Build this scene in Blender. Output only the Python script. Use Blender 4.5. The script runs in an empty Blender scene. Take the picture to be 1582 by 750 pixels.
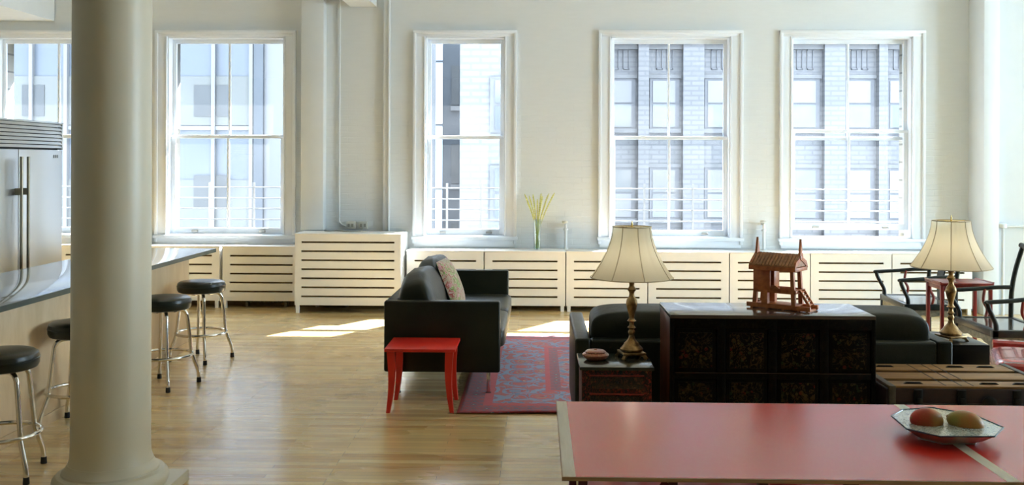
import bpy, bmesh, math, random
from mathutils import Vector, Matrix
random.seed(7)
PI = math.pi
SC = bpy.context.scene
COL = SC.collection

# ------------------------------------------------------------------ camera, world, sun, lights, exposure
cam = bpy.data.objects.new('camera', bpy.data.cameras.new('camera'))
COL.objects.link(cam)
cam.data.sensor_width = 36.0
cam.data.lens = 1500.0 / 1582.0 * 36.0
cam.data.shift_y = -125.0 / 1582.0
cam.data.clip_end = 300
YAW = math.atan(39 / 1500.0)
cam.location = (0, 0, 1.75)
ROLL = math.radians(0.2)
cam.matrix_world = (Matrix.Translation((0, 0, 1.75)) @ Matrix.Rotation(YAW, 4, 'Z')
                    @ Matrix.Rotation(PI / 2, 4, 'X') @ Matrix.Rotation(ROLL, 4, 'Z'))
SC.camera = cam
SC.view_settings.view_transform = 'Standard'
SC.view_settings.look = 'None'
SC.view_settings.exposure = 0.36
SC.view_settings.gamma = 1.0
SC.view_settings.use_curve_mapping = False
SC.cycles.use_denoising = True
SC.cycles.max_bounces = 9
SC.cycles.diffuse_bounces = 5
SC.cycles.transparent_max_bounces = 12
SC.cycles.sample_clamp_indirect = 6.0
SC.cycles.caustics_reflective = False
SC.cycles.caustics_refractive = False

world = bpy.data.worlds.new('sky')
SC.world = world
world.use_nodes = True
bgn = world.node_tree.nodes['Background']
bgn.inputs[0].default_value = (0.74, 0.86, 1.0, 1)
bgn.inputs[1].default_value = 9.0

sun = bpy.data.objects.new('sun', bpy.data.lights.new('sun', 'SUN'))
COL.objects.link(sun)
sun.data.energy = 52.0
sun.data.angle = math.radians(0.6)
sun.data.color = (1.0, 0.99, 0.96)
sun.rotation_euler = Vector((-1.24, -1.9, -2.06)).to_track_quat('-Z', 'Y').to_euler()


def area(name, loc, rot, sx, sy, power, col, portal=False):
    L = bpy.data.lights.new(name, 'AREA')
    L.shape = 'RECTANGLE'
    L.size = sx
    L.size_y = sy
    L.energy = power
    L.color = col
    L.cycles.is_portal = portal
    o = bpy.data.objects.new(name, L)
    COL.objects.link(o)
    o.location = loc
    o.rotation_euler = rot
    return o


# daylight through the tall windows in the side wall of the loft
XR_ = 10.5
SIDE_W = [5.5, 7.6]
for y in SIDE_W:
    area('side_daylight', (XR_ + .3, y, 2.05), (PI / 2, 0, PI / 2), 1.5, 2.4, 250, (0.58, 0.81, 1.0))

# ------------------------------------------------------------------ materials
MATS = {}


class NT:
    """small helper to wire shader nodes"""
    def __init__(s, name):
        s.m = bpy.data.materials.new(name)
        s.m.use_nodes = True
        s.t = s.m.node_tree
        s.b = s.t.nodes['Principled BSDF']
        s.out = s.t.nodes['Material Output']

    def n(s, kind, **kw):
        nd = s.t.nodes.new(kind)
        for k, v in kw.items():
            setattr(nd, k, v)
        return nd

    def l(s, a, b):
        s.t.links.new(a, b)

    def val(s, sock, v):
        if hasattr(v, 'is_output') or isinstance(v, bpy.types.NodeSocket):
            s.l(v, sock)
        else:
            sock.default_value = v

    def math(s, op, a, b=0.0, clamp=False):
        nd = s.n('ShaderNodeMath', operation=op)
        nd.use_clamp = clamp
        s.val(nd.inputs[0], a)
        s.val(nd.inputs[1], b)
        return nd.outputs[0]

    def mix(s, f, a, b, bt='MIX'):
        nd = s.n('ShaderNodeMix', data_type='RGBA', blend_type=bt)
        s.val(nd.inputs[0], f)
        s.val(nd.inputs[6], rgba(a) if isinstance(a, tuple) else a)
        s.val(nd.inputs[7], rgba(b) if isinstance(b, tuple) else b)
        return nd.outputs[2]

    def ramp(s, f, stops, interp='LINEAR'):
        nd = s.n('ShaderNodeValToRGB')
        nd.color_ramp.interpolation = interp
        els = nd.color_ramp.elements
        while len(els) < len(stops):
            els.new(0.5)
        for e, (p, c) in zip(els, stops):
            e.position = p
            e.color = rgba(c)
        s.val(nd.inputs[0], f)
        return nd.outputs[0]

    def coords(s, scale=(1, 1, 1), rot=(0, 0, 0), loc=(0, 0, 0), kind='Object'):
        tc = s.n('ShaderNodeTexCoord')
        mp = s.n('ShaderNodeMapping')
        mp.inputs['Scale'].default_value = scale
        mp.inputs['Rotation'].default_value = rot
        mp.inputs['Location'].default_value = loc
        s.l(tc.outputs[kind], mp.inputs[0])
        return mp.outputs[0]

    def noise(s, vec, scale=5, detail=3, rough=0.5, dist=0.0):
        nd = s.n('ShaderNodeTexNoise')
        s.l(vec, nd.inputs['Vector'])
        nd.inputs['Scale'].default_value = scale
        nd.inputs['Detail'].default_value = detail
        nd.inputs['Roughness'].default_value = rough
        nd.inputs['Distortion'].default_value = dist
        return nd.outputs[0]

    def voro(s, vec, scale=5, feat='F1', dist='EUCLIDEAN', rnd=1.0):
        nd = s.n('ShaderNodeTexVoronoi', feature=feat, distance=dist)
        s.l(vec, nd.inputs['Vector'])
        nd.inputs['Scale'].default_value = scale
        nd.inputs['Randomness'].default_value = rnd
        return nd

    def bump(s, h, strength=0.3, dist=0.01):
        nd = s.n('ShaderNodeBump')
        nd.inputs['Strength'].default_value = strength
        nd.inputs['Distance'].default_value = dist
        s.l(h, nd.inputs['Height'])
        s.l(nd.outputs[0], s.b.inputs['Normal'])

    def set(s, **kw):
        names = dict(color='Base Color', rough='Roughness', metal='Metallic', coat='Coat Weight', coat_rough='Coat Roughness',
                     spec='Specular IOR Level', trans='Transmission Weight', ior='IOR', sheen='Sheen Weight')
        for k, v in kw.items():
            if isinstance(v, tuple):
                v = rgba(v)
            s.val(s.b.inputs[names[k]], v)
        return s.m


def rgba(c):
    return tuple(c) + (1,) if len(c) == 3 else tuple(c)


def simple(name, color, rough=0.5, var=0.08, scale=6.0, bump=0.0, bscale=60.0, **kw):
    """plain material with a slight procedural mottling"""
    t = NT(name)
    v = t.coords()
    nz = t.noise(v, scale, 3)
    a = tuple(max(0, c * (1 - var)) for c in color)
    b = tuple(min(1, c * (1 + var)) for c in color)
    t.set(color=t.ramp(nz, [(0.3, a), (0.7, b)]), rough=rough, **kw)
    if bump:
        t.bump(t.noise(v, bscale, 3), bump, 0.004)
    MATS[name] = t.m
    return t.m


def wood(name, c1, c2, rough=0.4, stretch=(1.2, 14, 14), scale=3.0, **kw):
    t = NT(name)
    v = t.coords(scale=stretch)
    nz = t.noise(v, scale, 5, 0.6, 0.4)
    t.set(color=t.ramp(nz, [(0.3, c1), (0.7, c2)]), rough=rough, **kw)
    t.bump(nz, 0.06, 0.002)
    MATS[name] = t.m
    return t.m


white = simple('white_paint', (0.735, 0.78, 0.80), 0.45, 0.015)
trimw = simple('white_trim_paint', (0.84, 0.885, 0.93), 0.35, 0.01)
coverw = simple('warm_white_paint', (0.87, 0.86, 0.825), 0.4, 0.015)
colm = simple('column_paint', (0.62, 0.57, 0.44), 0.4, 0.03, 2.0)
rearm = simple('grey_brown_paint', (0.25, 0.235, 0.21), 0.7, 0.05)
ceilm = simple('ceiling_paint', (0.82, 0.86, 0.88), 0.6, 0.01)

t = NT('painted_brick')
vv = t.coords(rot=(PI / 2, 0, 0))
bk = t.n('ShaderNodeTexBrick')
t.l(vv, bk.inputs['Vector'])
bk.inputs['Color1'].default_value = (1, 1, 1, 1)
bk.inputs['Color2'].default_value = (0.8, 0.8, 0.8, 1)
bk.inputs['Mortar'].default_value = (0.2, 0.2, 0.2, 1)
bk.inputs['Scale'].default_value = 1.0
bk.inputs['Mortar Size'].default_value = 0.008
bk.inputs['Mortar Smooth'].default_value = 0.9
bk.inputs['Brick Width'].default_value = 0.21
bk.inputs['Row Height'].default_value = 0.068
nz = t.noise(t.coords(scale=(4, 4, 22)), 1.5, 4)
big = t.noise(t.coords(), 0.9, 2)
h = t.math('ADD', t.math('MULTIPLY', bk.outputs[0], 0.55), t.math('MULTIPLY', nz, 1.0))
# plaster coat high up, bare painted brick lower down
geo = t.n('ShaderNodeSeparateXYZ')
tc = t.n('ShaderNodeTexCoord')
t.l(tc.outputs['Object'], geo.inputs[0])
low = t.math('SUBTRACT', t.math('MULTIPLY', big, 1.6), t.math('MULTIPLY', t.math('SUBTRACT', geo.outputs[2], 2.0), 0.9), True)
h = t.math('MULTIPLY', h, low)
t.set(color=t.mix(nz, (0.705, 0.745, 0.755), (0.745, 0.785, 0.80)), rough=0.45)
t.bump(h, 0.35, 0.008)
brickw = t.m

t = NT('maple_floor')
vv = t.coords()
bk = t.n('ShaderNodeTexBrick')
t.l(vv, bk.inputs['Vector'])
bk.offset = 0.37
bk.offset_frequency = 3
bk.inputs['Color1'].default_value = (0.0, 0.0, 0.0, 1)
bk.inputs['Color2'].default_value = (1, 1, 1, 1)
bk.inputs['Mortar'].default_value = (0.0, 0, 0, 1)
bk.inputs['Scale'].default_value = 1.0
bk.inputs['Mortar Size'].default_value = 0.0009
bk.inputs['Brick Width'].default_value = 0.95
bk.inputs['Row Height'].default_value = 0.057
bk.inputs['Bias'].default_value = 0.0
g1 = t.noise(t.coords(scale=(1.2, 22, 1)), 2.2, 5, 0.65)
g2 = t.noise(t.coords(scale=(0.7, 2.5, 1)), 1.3, 3)
plank = t.ramp(bk.outputs[0], [(0.0, (0.50, 0.28, 0.075)), (0.35, (0.80, 0.55, 0.20)), (0.7, (0.94, 0.74, 0.36)), (1.0, (0.60, 0.38, 0.12))])
c = t.mix(t.math('MULTIPLY', g1, 0.5), plank, (0.54, 0.32, 0.11))
c = t.mix(t.math('MULTIPLY', g2, 0.35), c, (0.90, 0.73, 0.42))
c = t.mix(bk.outputs[1], c, (0.10, 0.055, 0.02))
rg = t.math('ADD', t.math('MULTIPLY', g2, 0.14), 0.20)
t.set(color=c, rough=rg, coat=0.55, coat_rough=0.15)
t.bump(t.math('ADD', t.math('MULTIPLY', bk.outputs[1], -1.0), t.math('MULTIPLY', g1, 0.25)), 0.14, 0.002)
floorm = t.m

t = NT('black_leather')
v = t.coords()
n1 = t.noise(v, 4, 3)
t.set(color=t.ramp(n1, [(0.3, (0.011, 0.012, 0.006)), (0.7, (0.019, 0.020, 0.010))]), rough=0.38, spec=0.2)
t.bump(t.math('ADD', t.voro(v, 260).outputs[0], t.math('MULTIPLY', t.noise(v, 9, 4, 0.6, 1.0), 6.0)), 0.16, 0.004)
leather = t.m
t = NT('vinyl_seat')
v = t.coords()
t.set(color=(0.014, 0.018, 0.011), rough=0.3, spec=0.4)
t.bump(t.noise(v, 30, 2), 0.05, 0.003)
vinyl = t.m
t = NT('red_leather')
v = t.coords()
n1 = t.noise(v, 5, 4, 0.6, 0.6)
t.set(color=t.ramp(n1, [(0.3, (0.30, 0.018, 0.014)), (0.7, (0.47, 0.045, 0.035))]), rough=0.25, coat=0.4)
t.bump(n1, 0.3, 0.02)
redleather = t.m

chrome = simple('chrome', (0.80, 0.77, 0.72), 0.14, 0.04, metal=1.0)
steel = None
t = NT('brushed_steel')
v = t.coords(scale=(0.6, 0.6, 14))
n1 = t.noise(v, 1.4, 3)
v2 = t.coords()
t.set(color=(0.70, 0.72, 0.72), metal=1.0, rough=t.math('ADD', t.math('MULTIPLY', n1, 0.10), 0.30))
t.bump(t.noise(t.coords(scale=(0.15, 0.15, 3.2)), 1.6, 2), 0.12, 0.02)
steel = t.m
bronze = simple('handle_bronze', (0.22, 0.19, 0.13), 0.3, 0.05, metal=0.9)
rubber = simple('black_rubber', (0.012, 0.012, 0.012), 0.7)
redp = simple('red_lacquer', (0.66, 0.022, 0.010), 0.36, 0.03, 2.0)
dredp = simple('dark_red_paint', (0.13, 0.012, 0.012), 0.4, 0.06)
tabtop = None
t = NT('red_laminate')
v = t.coords()
t.set(color=t.mix(t.noise(v, 1.5, 2), (0.48, 0.014, 0.006), (0.53, 0.018, 0.008)), rough=0.25, spec=0.5, ior=1.8)
tabtop = t.m
birch = wood('birch_edge', (0.50, 0.43, 0.31), (0.62, 0.55, 0.42), 0.4, (14, 1.2, 14))
plyedge = wood('plywood_edge', (0.28, 0.15, 0.07), (0.42, 0.26, 0.13), 0.5, (1.2, 14, 40))
maplep = wood('maple_plywood', (0.60, 0.43, 0.24), (0.74, 0.57, 0.36), 0.35, (3, 3, 0.8), 2.5)
stone = simple('polished_dark_stone', (0.13, 0.15, 0.15), 0.12, 0.15, 9.0, coat=0.5)
stoneedge = simple('stone_edge', (0.035, 0.06, 0.055), 0.3, 0.2, 12)
darkwood = wood('dark_wood', (0.004, 0.0035, 0.003), (0.009, 0.007, 0.005), 0.3, (2, 8, 8), 3.0, spec=0.25)
greenwood = wood('worn_dark_green_lacquer', (0.008, 0.012, 0.011), (0.025, 0.032, 0.028), 0.3, (4, 4, 4), 3.0, spec=0.3)
seatpanel = wood('worn_seat_panel', (0.035, 0.035, 0.028), (0.16, 0.13, 0.08), 0.16, (3, 7, 3), 3.0, coat=0.4)
apronm = wood('weathered_carved_panel', (0.10, 0.10, 0.06), (0.26, 0.25, 0.17), 0.5, (8, 8, 8), 4.0)
redwood = wood('red_stained_wood', (0.17, 0.018, 0.014), (0.30, 0.035, 0.022), 0.28, (6, 6, 2), 3.0, coat=0.3)
toyw = wood('terracotta_wood', (0.34, 0.095, 0.024), (0.60, 0.20, 0.055), 0.45, (6, 6, 6), 5.0)
toytile = wood('tan_shingle', (0.24, 0.09, 0.03), (0.48, 0.23, 0.08), 0.5, (9, 9, 9), 6.0)
brass = None
t = NT('aged_brass')
v = t.coords()
n1 = t.noise(v, 25, 4, 0.6)
t.set(color=t.ramp(n1, [(0.3, (0.13, 0.075, 0.028)), (0.7, (0.44, 0.29, 0.13))]), metal=0.85, rough=0.36)
t.bump(t.noise(v, 120, 2), 0.15, 0.001)
brass = t.m
t = NT('frosted_bulb')
t.set(color=(0.9, 0.85, 0.75), rough=0.5)
t.b.inputs['Emission Color'].default_value = (1.0, 0.90, 0.72, 1)
t.b.inputs['Emission Strength'].default_value = 6.0
bulbm = t.m
gold = simple('bright_brass', (0.75, 0.55, 0.2), 0.25, 0.05, metal=1.0)
t = NT('silk_shade')
v = t.coords(scale=(1, 1, 0.15))
t.set(color=t.mix(t.noise(v, 90, 2), (0.84, 0.78, 0.62), (0.88, 0.82, 0.67)), rough=0.7)
tl = t.n('ShaderNodeBsdfTranslucent')
tl.inputs[0].default_value = (0.96, 0.90, 0.72, 1)
mx = t.n('ShaderNodeMixShader')
mx.inputs[0].default_value = 0.68
t.l(t.b.outputs[0], mx.inputs[1])
t.l(tl.outputs[0], mx.inputs[2])
t.l(mx.outputs[0], t.out.inputs[0])
shadem = t.m
piping = simple('shade_piping', (0.52, 0.43, 0.28), 0.6)

t = NT('window_glass')
gl = t.n('ShaderNodeBsdfGlossy')
gl.inputs['Roughness'].default_value = 0.02
tr = t.n('ShaderNodeBsdfTransparent')
tr.inputs[0].default_value = (0.97, 0.985, 1.0, 1)
mx = t.n('ShaderNodeMixShader')
fr = t.n('ShaderNodeLayerWeight')
fr.inputs[0].default_value = 0.5
t.l(t.math('ADD', t.math('MULTIPLY', t.math('POWER', fr.outputs[1], 5.0), 0.9), 0.035), mx.inputs[0])
haze = t.n('ShaderNodeBsdfTranslucent')  # milky veil mixed into the panes, standing in for bright haze over the view
haze.inputs[0].default_value = (0.86, 0.90, 0.95, 1)
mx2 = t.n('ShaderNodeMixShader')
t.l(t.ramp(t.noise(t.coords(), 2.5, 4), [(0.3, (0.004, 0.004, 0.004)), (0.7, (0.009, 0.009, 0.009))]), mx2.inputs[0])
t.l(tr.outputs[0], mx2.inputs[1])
t.l(haze.outputs[0], mx2.inputs[2])
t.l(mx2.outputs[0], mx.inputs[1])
t.l(gl.outputs[0], mx.inputs[2])
t.l(mx.outputs[0], t.out.inputs[0])
glass = t.m
t = NT('vase_glass')
gl = t.n('ShaderNodeBsdfGlossy')
gl.inputs['Roughness'].default_value = 0.03
tr = t.n('ShaderNodeBsdfTransparent')
tr.inputs[0].default_value = (0.93, 0.96, 0.93, 1)
mx = t.n('ShaderNodeMixShader')
fr = t.n('ShaderNodeLayerWeight')
fr.inputs[0].default_value = 0.35
t.l(fr.outputs[1], mx.inputs[0])
t.l(tr.outputs[0], mx.inputs[1])
t.l(gl.outputs[0], mx.inputs[2])
t.l(mx.outputs[0], t.out.inputs[0])
vaseglass = t.m
stemm = simple('pale_green_stem', (0.42, 0.50, 0.14), 0.5, 0.2, 30)
budm = simple('yellow_green_bud', (0.62, 0.62, 0.22), 0.6, 0.2, 30)


def painted(name, base, spots, scale, rough=0.35, amount=0.5, coat=0.3, spec=0.25):
    """dark lacquer with small painted flowers and scrolls"""
    t = NT(name)
    v = t.coords()
    d = t.noise(v, scale * 0.6, 4, 0.6, 2.2)
    col = rgba(base)
    cur = t.mix(0.0, base, base)
    for i, (c, off) in enumerate(spots):
        vo = t.voro(t.coords(loc=(off, off * 1.7, off * 0.6)), scale * (1 + 0.23 * i))
        ring = t.math('MULTIPLY', t.math('LESS_THAN', vo.outputs[0], 0.30), t.math('GREATER_THAN', t.noise(t.coords(loc=(off, 0, off)), scale * 0.5, 3, 0.6, 1.5), 0.52))
        cur = t.mix(t.math('MULTIPLY', ring, amount), cur, c)
    w = t.math('LESS_THAN', t.math('ABSOLUTE', t.math('SUBTRACT', d, 0.5)), 0.022)
    cur = t.mix(t.math('MULTIPLY', w, amount * 0.9), cur, spots[0][0])
    t.set(color=cur, rough=rough, coat=coat, coat_rough=0.2, spec=spec)
    MATS[name] = t.m
    return t.m


chestframe = painted('chest_lacquer_frame', (0.004, 0.003, 0.002), [((0.012, 0.009, 0.004), 0.3), ((0.014, 0.004, 0.003), 1.1)], 16, 0.5, 0.6, 0.0, 0.08)
chestpanel = painted('painted_chest_panel', (0.005, 0.003, 0.002), [((0.055, 0.034, 0.012), 0.4), ((0.085, 0.011, 0.008), 2.1), ((0.024, 0.032, 0.014), 3.3), ((0.06, 0.045, 0.016), 4.7)], 22, 0.5, 0.8, 0.0, 0.08)
chesttop = wood('polished_chest_top', (0.045, 0.034, 0.028), (0.075, 0.058, 0.045), 0.17, (1.5, 12, 12), 3.0, coat=0.8, coat_rough=0.12)
chestside = wood('worn_red_chest_side', (0.045, 0.012, 0.007), (0.19, 0.055, 0.028), 0.3, (6, 6, 1.2), 3.0, coat=0.3)
cabpaint = painted('floral_lacquer', (0.008, 0.006, 0.004), [((0.30, 0.035, 0.018), 0.2), ((0.22, 0.10, 0.035), 1.3), ((0.24, 0.02, 0.02), 2.9)], 42, 0.4, 0.55, 0.1)
cabdark = painted('dark_lacquer_door', (0.006, 0.005, 0.004), [((0.11, 0.05, 0.02), 0.8), ((0.12, 0.02, 0.012), 2.4)], 36, 0.4, 0.7)
cabtop = wood('lacquered_cabinet_top', (0.014, 0.016, 0.010), (0.032, 0.032, 0.020), 0.2, (3, 3, 3), 3.0)
boxm = painted('carved_red_lacquer', (0.33, 0.10, 0.055), [((0.48, 0.26, 0.12), 0.2), ((0.20, 0.03, 0.02), 1.3)], 60, 0.35, 0.7)
trunkslat = wood('trunk_slat', (0.15, 0.075, 0.025), (0.36, 0.20, 0.075), 0.5, (1.0, 16, 16), 3.0, spec=0.2)
trunkbody = wood('trunk_canvas', (0.010, 0.003, 0.002), (0.030, 0.008, 0.005), 0.6, (6, 6, 6), 6.0)
trimiron = simple('worn_trim_iron', (0.06, 0.05, 0.035), 0.5, 0.25, 30, spec=0.3)
iron = simple('dark_iron', (0.008, 0.007, 0.006), 0.5, 0.2, 30, spec=0.2)
oldbrass = simple('dull_trim_metal', (0.22, 0.19, 0.13), 0.4, 0.2, 30, metal=0.7)
backingm = simple('brown_backing', (0.32, 0.20, 0.075), 0.7, 0.25, 14)
cordm = simple('grey_cord', (0.32, 0.32, 0.27), 0.6)
outletm = simple('outlet_plastic', (0.62, 0.63, 0.58), 0.4)
palem = simple('pale_glaze', (0.60, 0.56, 0.46), 0.3, 0.05)
logom = simple('badge_print', (0.30, 0.33, 0.34), 0.4)

# fruit
t = NT('mango_red')
v = t.coords()
sep = t.n('ShaderNodeSeparateXYZ'); t.l(v, sep.inputs[0])
f = t.math('ADD', t.math('MULTIPLY', sep.outputs[0], 5.0), t.math('ADD', t.noise(v, 14, 3), 0.05))
c = t.ramp(f, [(0.25, (0.42, 0.032, 0.014)), (0.55, (0.36, 0.070, 0.020)), (0.85, (0.30, 0.15, 0.032))])
c = t.mix(t.math('MULTIPLY', t.math('LESS_THAN', t.voro(v, 130).outputs[0], 0.16), 0.6), c, (0.38, 0.17, 0.05))
mangored = t.set(color=c, rough=0.45, spec=0.3)
mangored = t.m
t = NT('mango_green')
v = t.coords()
sep = t.n('ShaderNodeSeparateXYZ'); t.l(v, sep.inputs[0])
f = t.math('ADD', t.math('MULTIPLY', sep.outputs[0], 4.0), t.noise(v, 12, 3))
c = t.ramp(f, [(0.2, (0.28, 0.24, 0.045)), (0.55, (0.40, 0.15, 0.035)), (0.9, (0.28, 0.18, 0.036))])
c = t.mix(t.math('MULTIPLY', t.math('LESS_THAN', t.voro(v, 130).outputs[0], 0.16), 0.5), c, (0.34, 0.22, 0.06))
t.set(color=c, rough=0.45, spec=0.3)
mangogreen = t.m

# blue and white glazed dish
t = NT('glazed_dish_pattern')
v = t.coords()
d1 = t.noise(v, 34, 4, 0.6, 2.5)
w = t.math('LESS_THAN', t.math('ABSOLUTE', t.math('SUBTRACT', d1, 0.5)), 0.03)
vo = t.math('LESS_THAN', t.voro(v, 75).outputs[0], 0.22)
m2 = t.math('MAXIMUM', w, vo)
c = t.mix(t.math('MULTIPLY', m2, 0.8), (0.56, 0.58, 0.50), (0.07, 0.12, 0.12))
t.set(color=c, rough=0.18, coat=0.5)
dishin = t.m
dishout = simple('dish_outer_glaze', (0.56, 0.56, 0.48), 0.2, 0.08, 8, coat=0.4)
dishrim = simple('dish_dark_rim', (0.03, 0.045, 0.07), 0.25)

# rug
t = NT('persian_rug')
tc = t.n('ShaderNodeTexCoord')
sep = t.n('ShaderNodeSeparateXYZ')
t.l(tc.outputs['Object'], sep.inputs[0])
RX0, RX1, RY0, RY1 = -0.55, 2.85, 6.72, 9.70
cx, cy, hx, hy = (RX0 + RX1) / 2, (RY0 + RY1) / 2, (RX1 - RX0) / 2, (RY1 - RY0) / 2
ax = t.math('ABSOLUTE', sep.outputs[0])
ay = t.math('ABSOLUTE', sep.outputs[1])
ex = t.math('SUBTRACT', hx, ax)
ey = t.math('SUBTRACT', hy, ay)
ed = t.math('MINIMUM', ex, ey)
cb = t.n('ShaderNodeCombineXYZ')
t.l(ax, cb.inputs[0])
t.l(ay, cb.inputs[1])
warp = t.n('ShaderNodeVectorMath', operation='MULTIPLY_ADD')
wn = t.n('ShaderNodeTexNoise')
t.l(cb.outputs[0], wn.inputs['Vector'])
wn.inputs['Scale'].default_value = 7.0
wn.inputs['Detail'].default_value = 3
t.l(wn.outputs[1], warp.inputs[0])
warp.inputs[1].default_value = (0.11, 0.11, 0.0)
t.l(cb.outputs[0], warp.inputs[2])
vm = warp.outputs[0]
nf = t.noise(tc.outputs['Object'], 22, 4, 0.7)
# field
v1 = t.voro(vm, 3.3, 'F1', 'MANHATTAN', 0.35)
field = t.ramp(v1.outputs[0], [(0.0, (0.38, 0.30, 0.20)), (0.10, (0.10, 0.16, 0.26)), (0.22, (0.36, 0.035, 0.035)), (0.40, (0.30, 0.03, 0.035)),
                               (0.47, (0.40, 0.28, 0.20)), (0.52, (0.10, 0.15, 0.25)), (0.72, (0.15, 0.21, 0.32)), (0.8, (0.34, 0.04, 0.04))], 'CONSTANT')
v2 = t.voro(vm, 13.0, 'F1', 'CHEBYCHEV', 0.6)
small = t.ramp(v2.outputs[0], [(0.0, (0.40, 0.33, 0.22)), (0.13, (0.34, 0.035, 0.04)), (0.27, (0.08, 0.13, 0.24)), (0.42, (0.20, 0.17, 0.22)), (0.5, (0.36, 0.05, 0.05))], 'CONSTANT')
fieldc = t.mix(t.math('GREATER_THAN', t.noise(vm, 5.0, 2), 0.53), field, small)
# diagonal motifs
wv = t.n('ShaderNodeTexWave', wave_type='BANDS', bands_direction='DIAGONAL')
t.l(vm, wv.inputs['Vector'])
wv.inputs['Scale'].default_value = 2.2
wv.inputs['Distortion'].default_value = 1.5
fieldc = t.mix(t.math('MULTIPLY', t.math('GREATER_THAN', wv.outputs[1], 0.8), 0.55), fieldc, (0.38, 0.05, 0.045))
# borders
v3 = t.voro(tc.outputs['Object'], 10.0, 'F1', 'MANHATTAN', 0.15)
b1 = t.ramp(v3.outputs[0], [(0.0, (0.36, 0.28, 0.18)), (0.12, (0.07, 0.06, 0.09)), (0.34, (0.25, 0.02, 0.028)), (0.6, (0.09, 0.07, 0.11)), (0.75, (0.28, 0.03, 0.03))], 'CONSTANT')
v4 = t.voro(vm, 4.6, 'F1', 'EUCLIDEAN', 0.45)
b2 = t.ramp(v4.outputs[0], [(0.0, (0.40, 0.30, 0.12)), (0.09, (0.30, 0.02, 0.025)), (0.17, (0.22, 0.20, 0.12)), (0.22, (0.40, 0.05, 0.04)), (0.36, (0.12, 0.16, 0.25)), (0.42, (0.30, 0.03, 0.04)), (0.47, (0.15, 0.21, 0.32)), (0.62, (0.32, 0.06, 0.06))], 'CONSTANT')
b2 = t.mix(t.math('GREATER_THAN', t.noise(vm, 16.0, 3), 0.56), b2, small)
red = t.mix(nf, (0.36, 0.02, 0.028), (0.44, 0.04, 0.04))


def band(lo, hi):
    return t.math('MULTIPLY', t.math('GREATER_THAN', ed, lo), t.math('LESS_THAN', ed, hi))


c = t.mix(band(0.0, 0.17), fieldc, b1)
c = t.mix(band(0.17, 0.235), c, red)
c = t.mix(band(0.235, 0.62), c, b2)
c = t.mix(band(0.62, 0.66), c, red)
c = t.mix(band(0.66, 0.74), c, b1)
c = t.mix(band(0.0, 0.02), c, (0.30, 0.012, 0.02))
c = t.mix(t.math('MULTIPLY', nf, 0.22), c, (0.26, 0.17, 0.18))
t.set(color=c, rough=0.9, sheen=0.08)
t.bump(nf, 0.3, 0.004)
rugm = t.m
fringem = simple('wool_fringe', (0.44, 0.37, 0.22), 0.9, 0.3, 40)

# kilim pillow
t = NT('floral_tapestry')
v = t.coords()
vo = t.voro(v, 11, 'F1', 'EUCLIDEAN', 1.0)
c = t.ramp(t.noise(v, 11, 3, 0.6, 1.2), [(0.30, (0.36, 0.27, 0.18)), (0.42, (0.30, 0.05, 0.03)), (0.46, (0.45, 0.30, 0.24)), (0.51, (0.16, 0.30, 0.05)), (0.56, (0.20, 0.10, 0.05)), (0.61, (0.40, 0.33, 0.18)), (0.68, (0.34, 0.05, 0.03))], 'CONSTANT')
c = t.mix(t.math('MULTIPLY', t.math('LESS_THAN', vo.outputs[0], 0.2), 0.7), c, (0.50, 0.20, 0.24))
t.set(color=c, rough=0.85, sheen=0.3)
t.bump(t.noise(v, 60, 2), 0.4, 0.004)
tapestry = t.m
darkcloth = simple('black_cloth', (0.018, 0.018, 0.014), 0.85)

# exterior
ext_glass = simple('blue_grey_panel', (0.056, 0.068, 0.083), 0.5, 0.05, 0.4)
ext_beige = simple('grey_green_concrete', (0.083, 0.088, 0.084), 0.8, 0.14, 0.5)
ext_dark = simple('grey_slate_panel', (0.045, 0.053, 0.062), 0.7, 0.12, 0.8)
ext_white = simple('white_stucco', (0.116, 0.120, 0.124), 0.8, 0.06, 0.5)
ext_smudge = simple('dark_window_glass', (0.030, 0.034, 0.036), 0.5, 0.2, 1.0)
ext_win = simple('pale_window_glass', (0.097, 0.109, 0.116), 0.12, 0.12, 1.2)
ext_frame = simple('grey_window_frame', (0.093, 0.097, 0.105), 0.6)
ext_shade = simple('white_window_blind', (0.159, 0.161, 0.165), 0.7, 0.04, 1.0)
railm = simple('pale_grey_iron', (0.12, 0.13, 0.14), 0.5, 0.1)


def brickm(name, c1, c2, mortar, bw=0.22, rh=0.075, ms=0.012, rot=(PI / 2, 0, 0)):
    t = NT(name)
    bk = t.n('ShaderNodeTexBrick')
    t.l(t.coords(rot=rot), bk.inputs['Vector'])
    bk.inputs['Color1'].default_value = rgba(c1)
    bk.inputs['Color2'].default_value = rgba(c2)
    bk.inputs['Mortar'].default_value = rgba(mortar)
    bk.inputs['Scale'].default_value = 1.0
    bk.inputs['Mortar Size'].default_value = ms
    bk.inputs['Brick Width'].default_value = bw
    bk.inputs['Row Height'].default_value = rh
    n2 = t.noise(t.coords(), 0.8, 4)
    t.set(color=t.mix(t.math('MULTIPLY', n2, 0.4), bk.outputs[0], c1), rough=0.85)
    t.bump(bk.outputs[1], -0.3, 0.01)
    return t.m


revbrick = brickm('reveal_brick', (0.80, 0.76, 0.66), (0.88, 0.85, 0.77), (0.34, 0.33, 0.30), rot=(PI / 2, 0, PI / 2))
ext_wbrick = brickm('white_painted_brick', (0.127, 0.131, 0.135), (0.147, 0.150, 0.154), (0.104, 0.110, 0.115), 0.4, 0.14, 0.03)
ext_gbrick = brickm('grey_blue_brick', (0.119, 0.122, 0.124), (0.139, 0.139, 0.143), (0.099, 0.102, 0.107), 0.5, 0.16, 0.03)
ext_stone = simple('carved_grey_stone', (0.117, 0.119, 0.120), 0.85, 0.12, 3.0)


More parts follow.
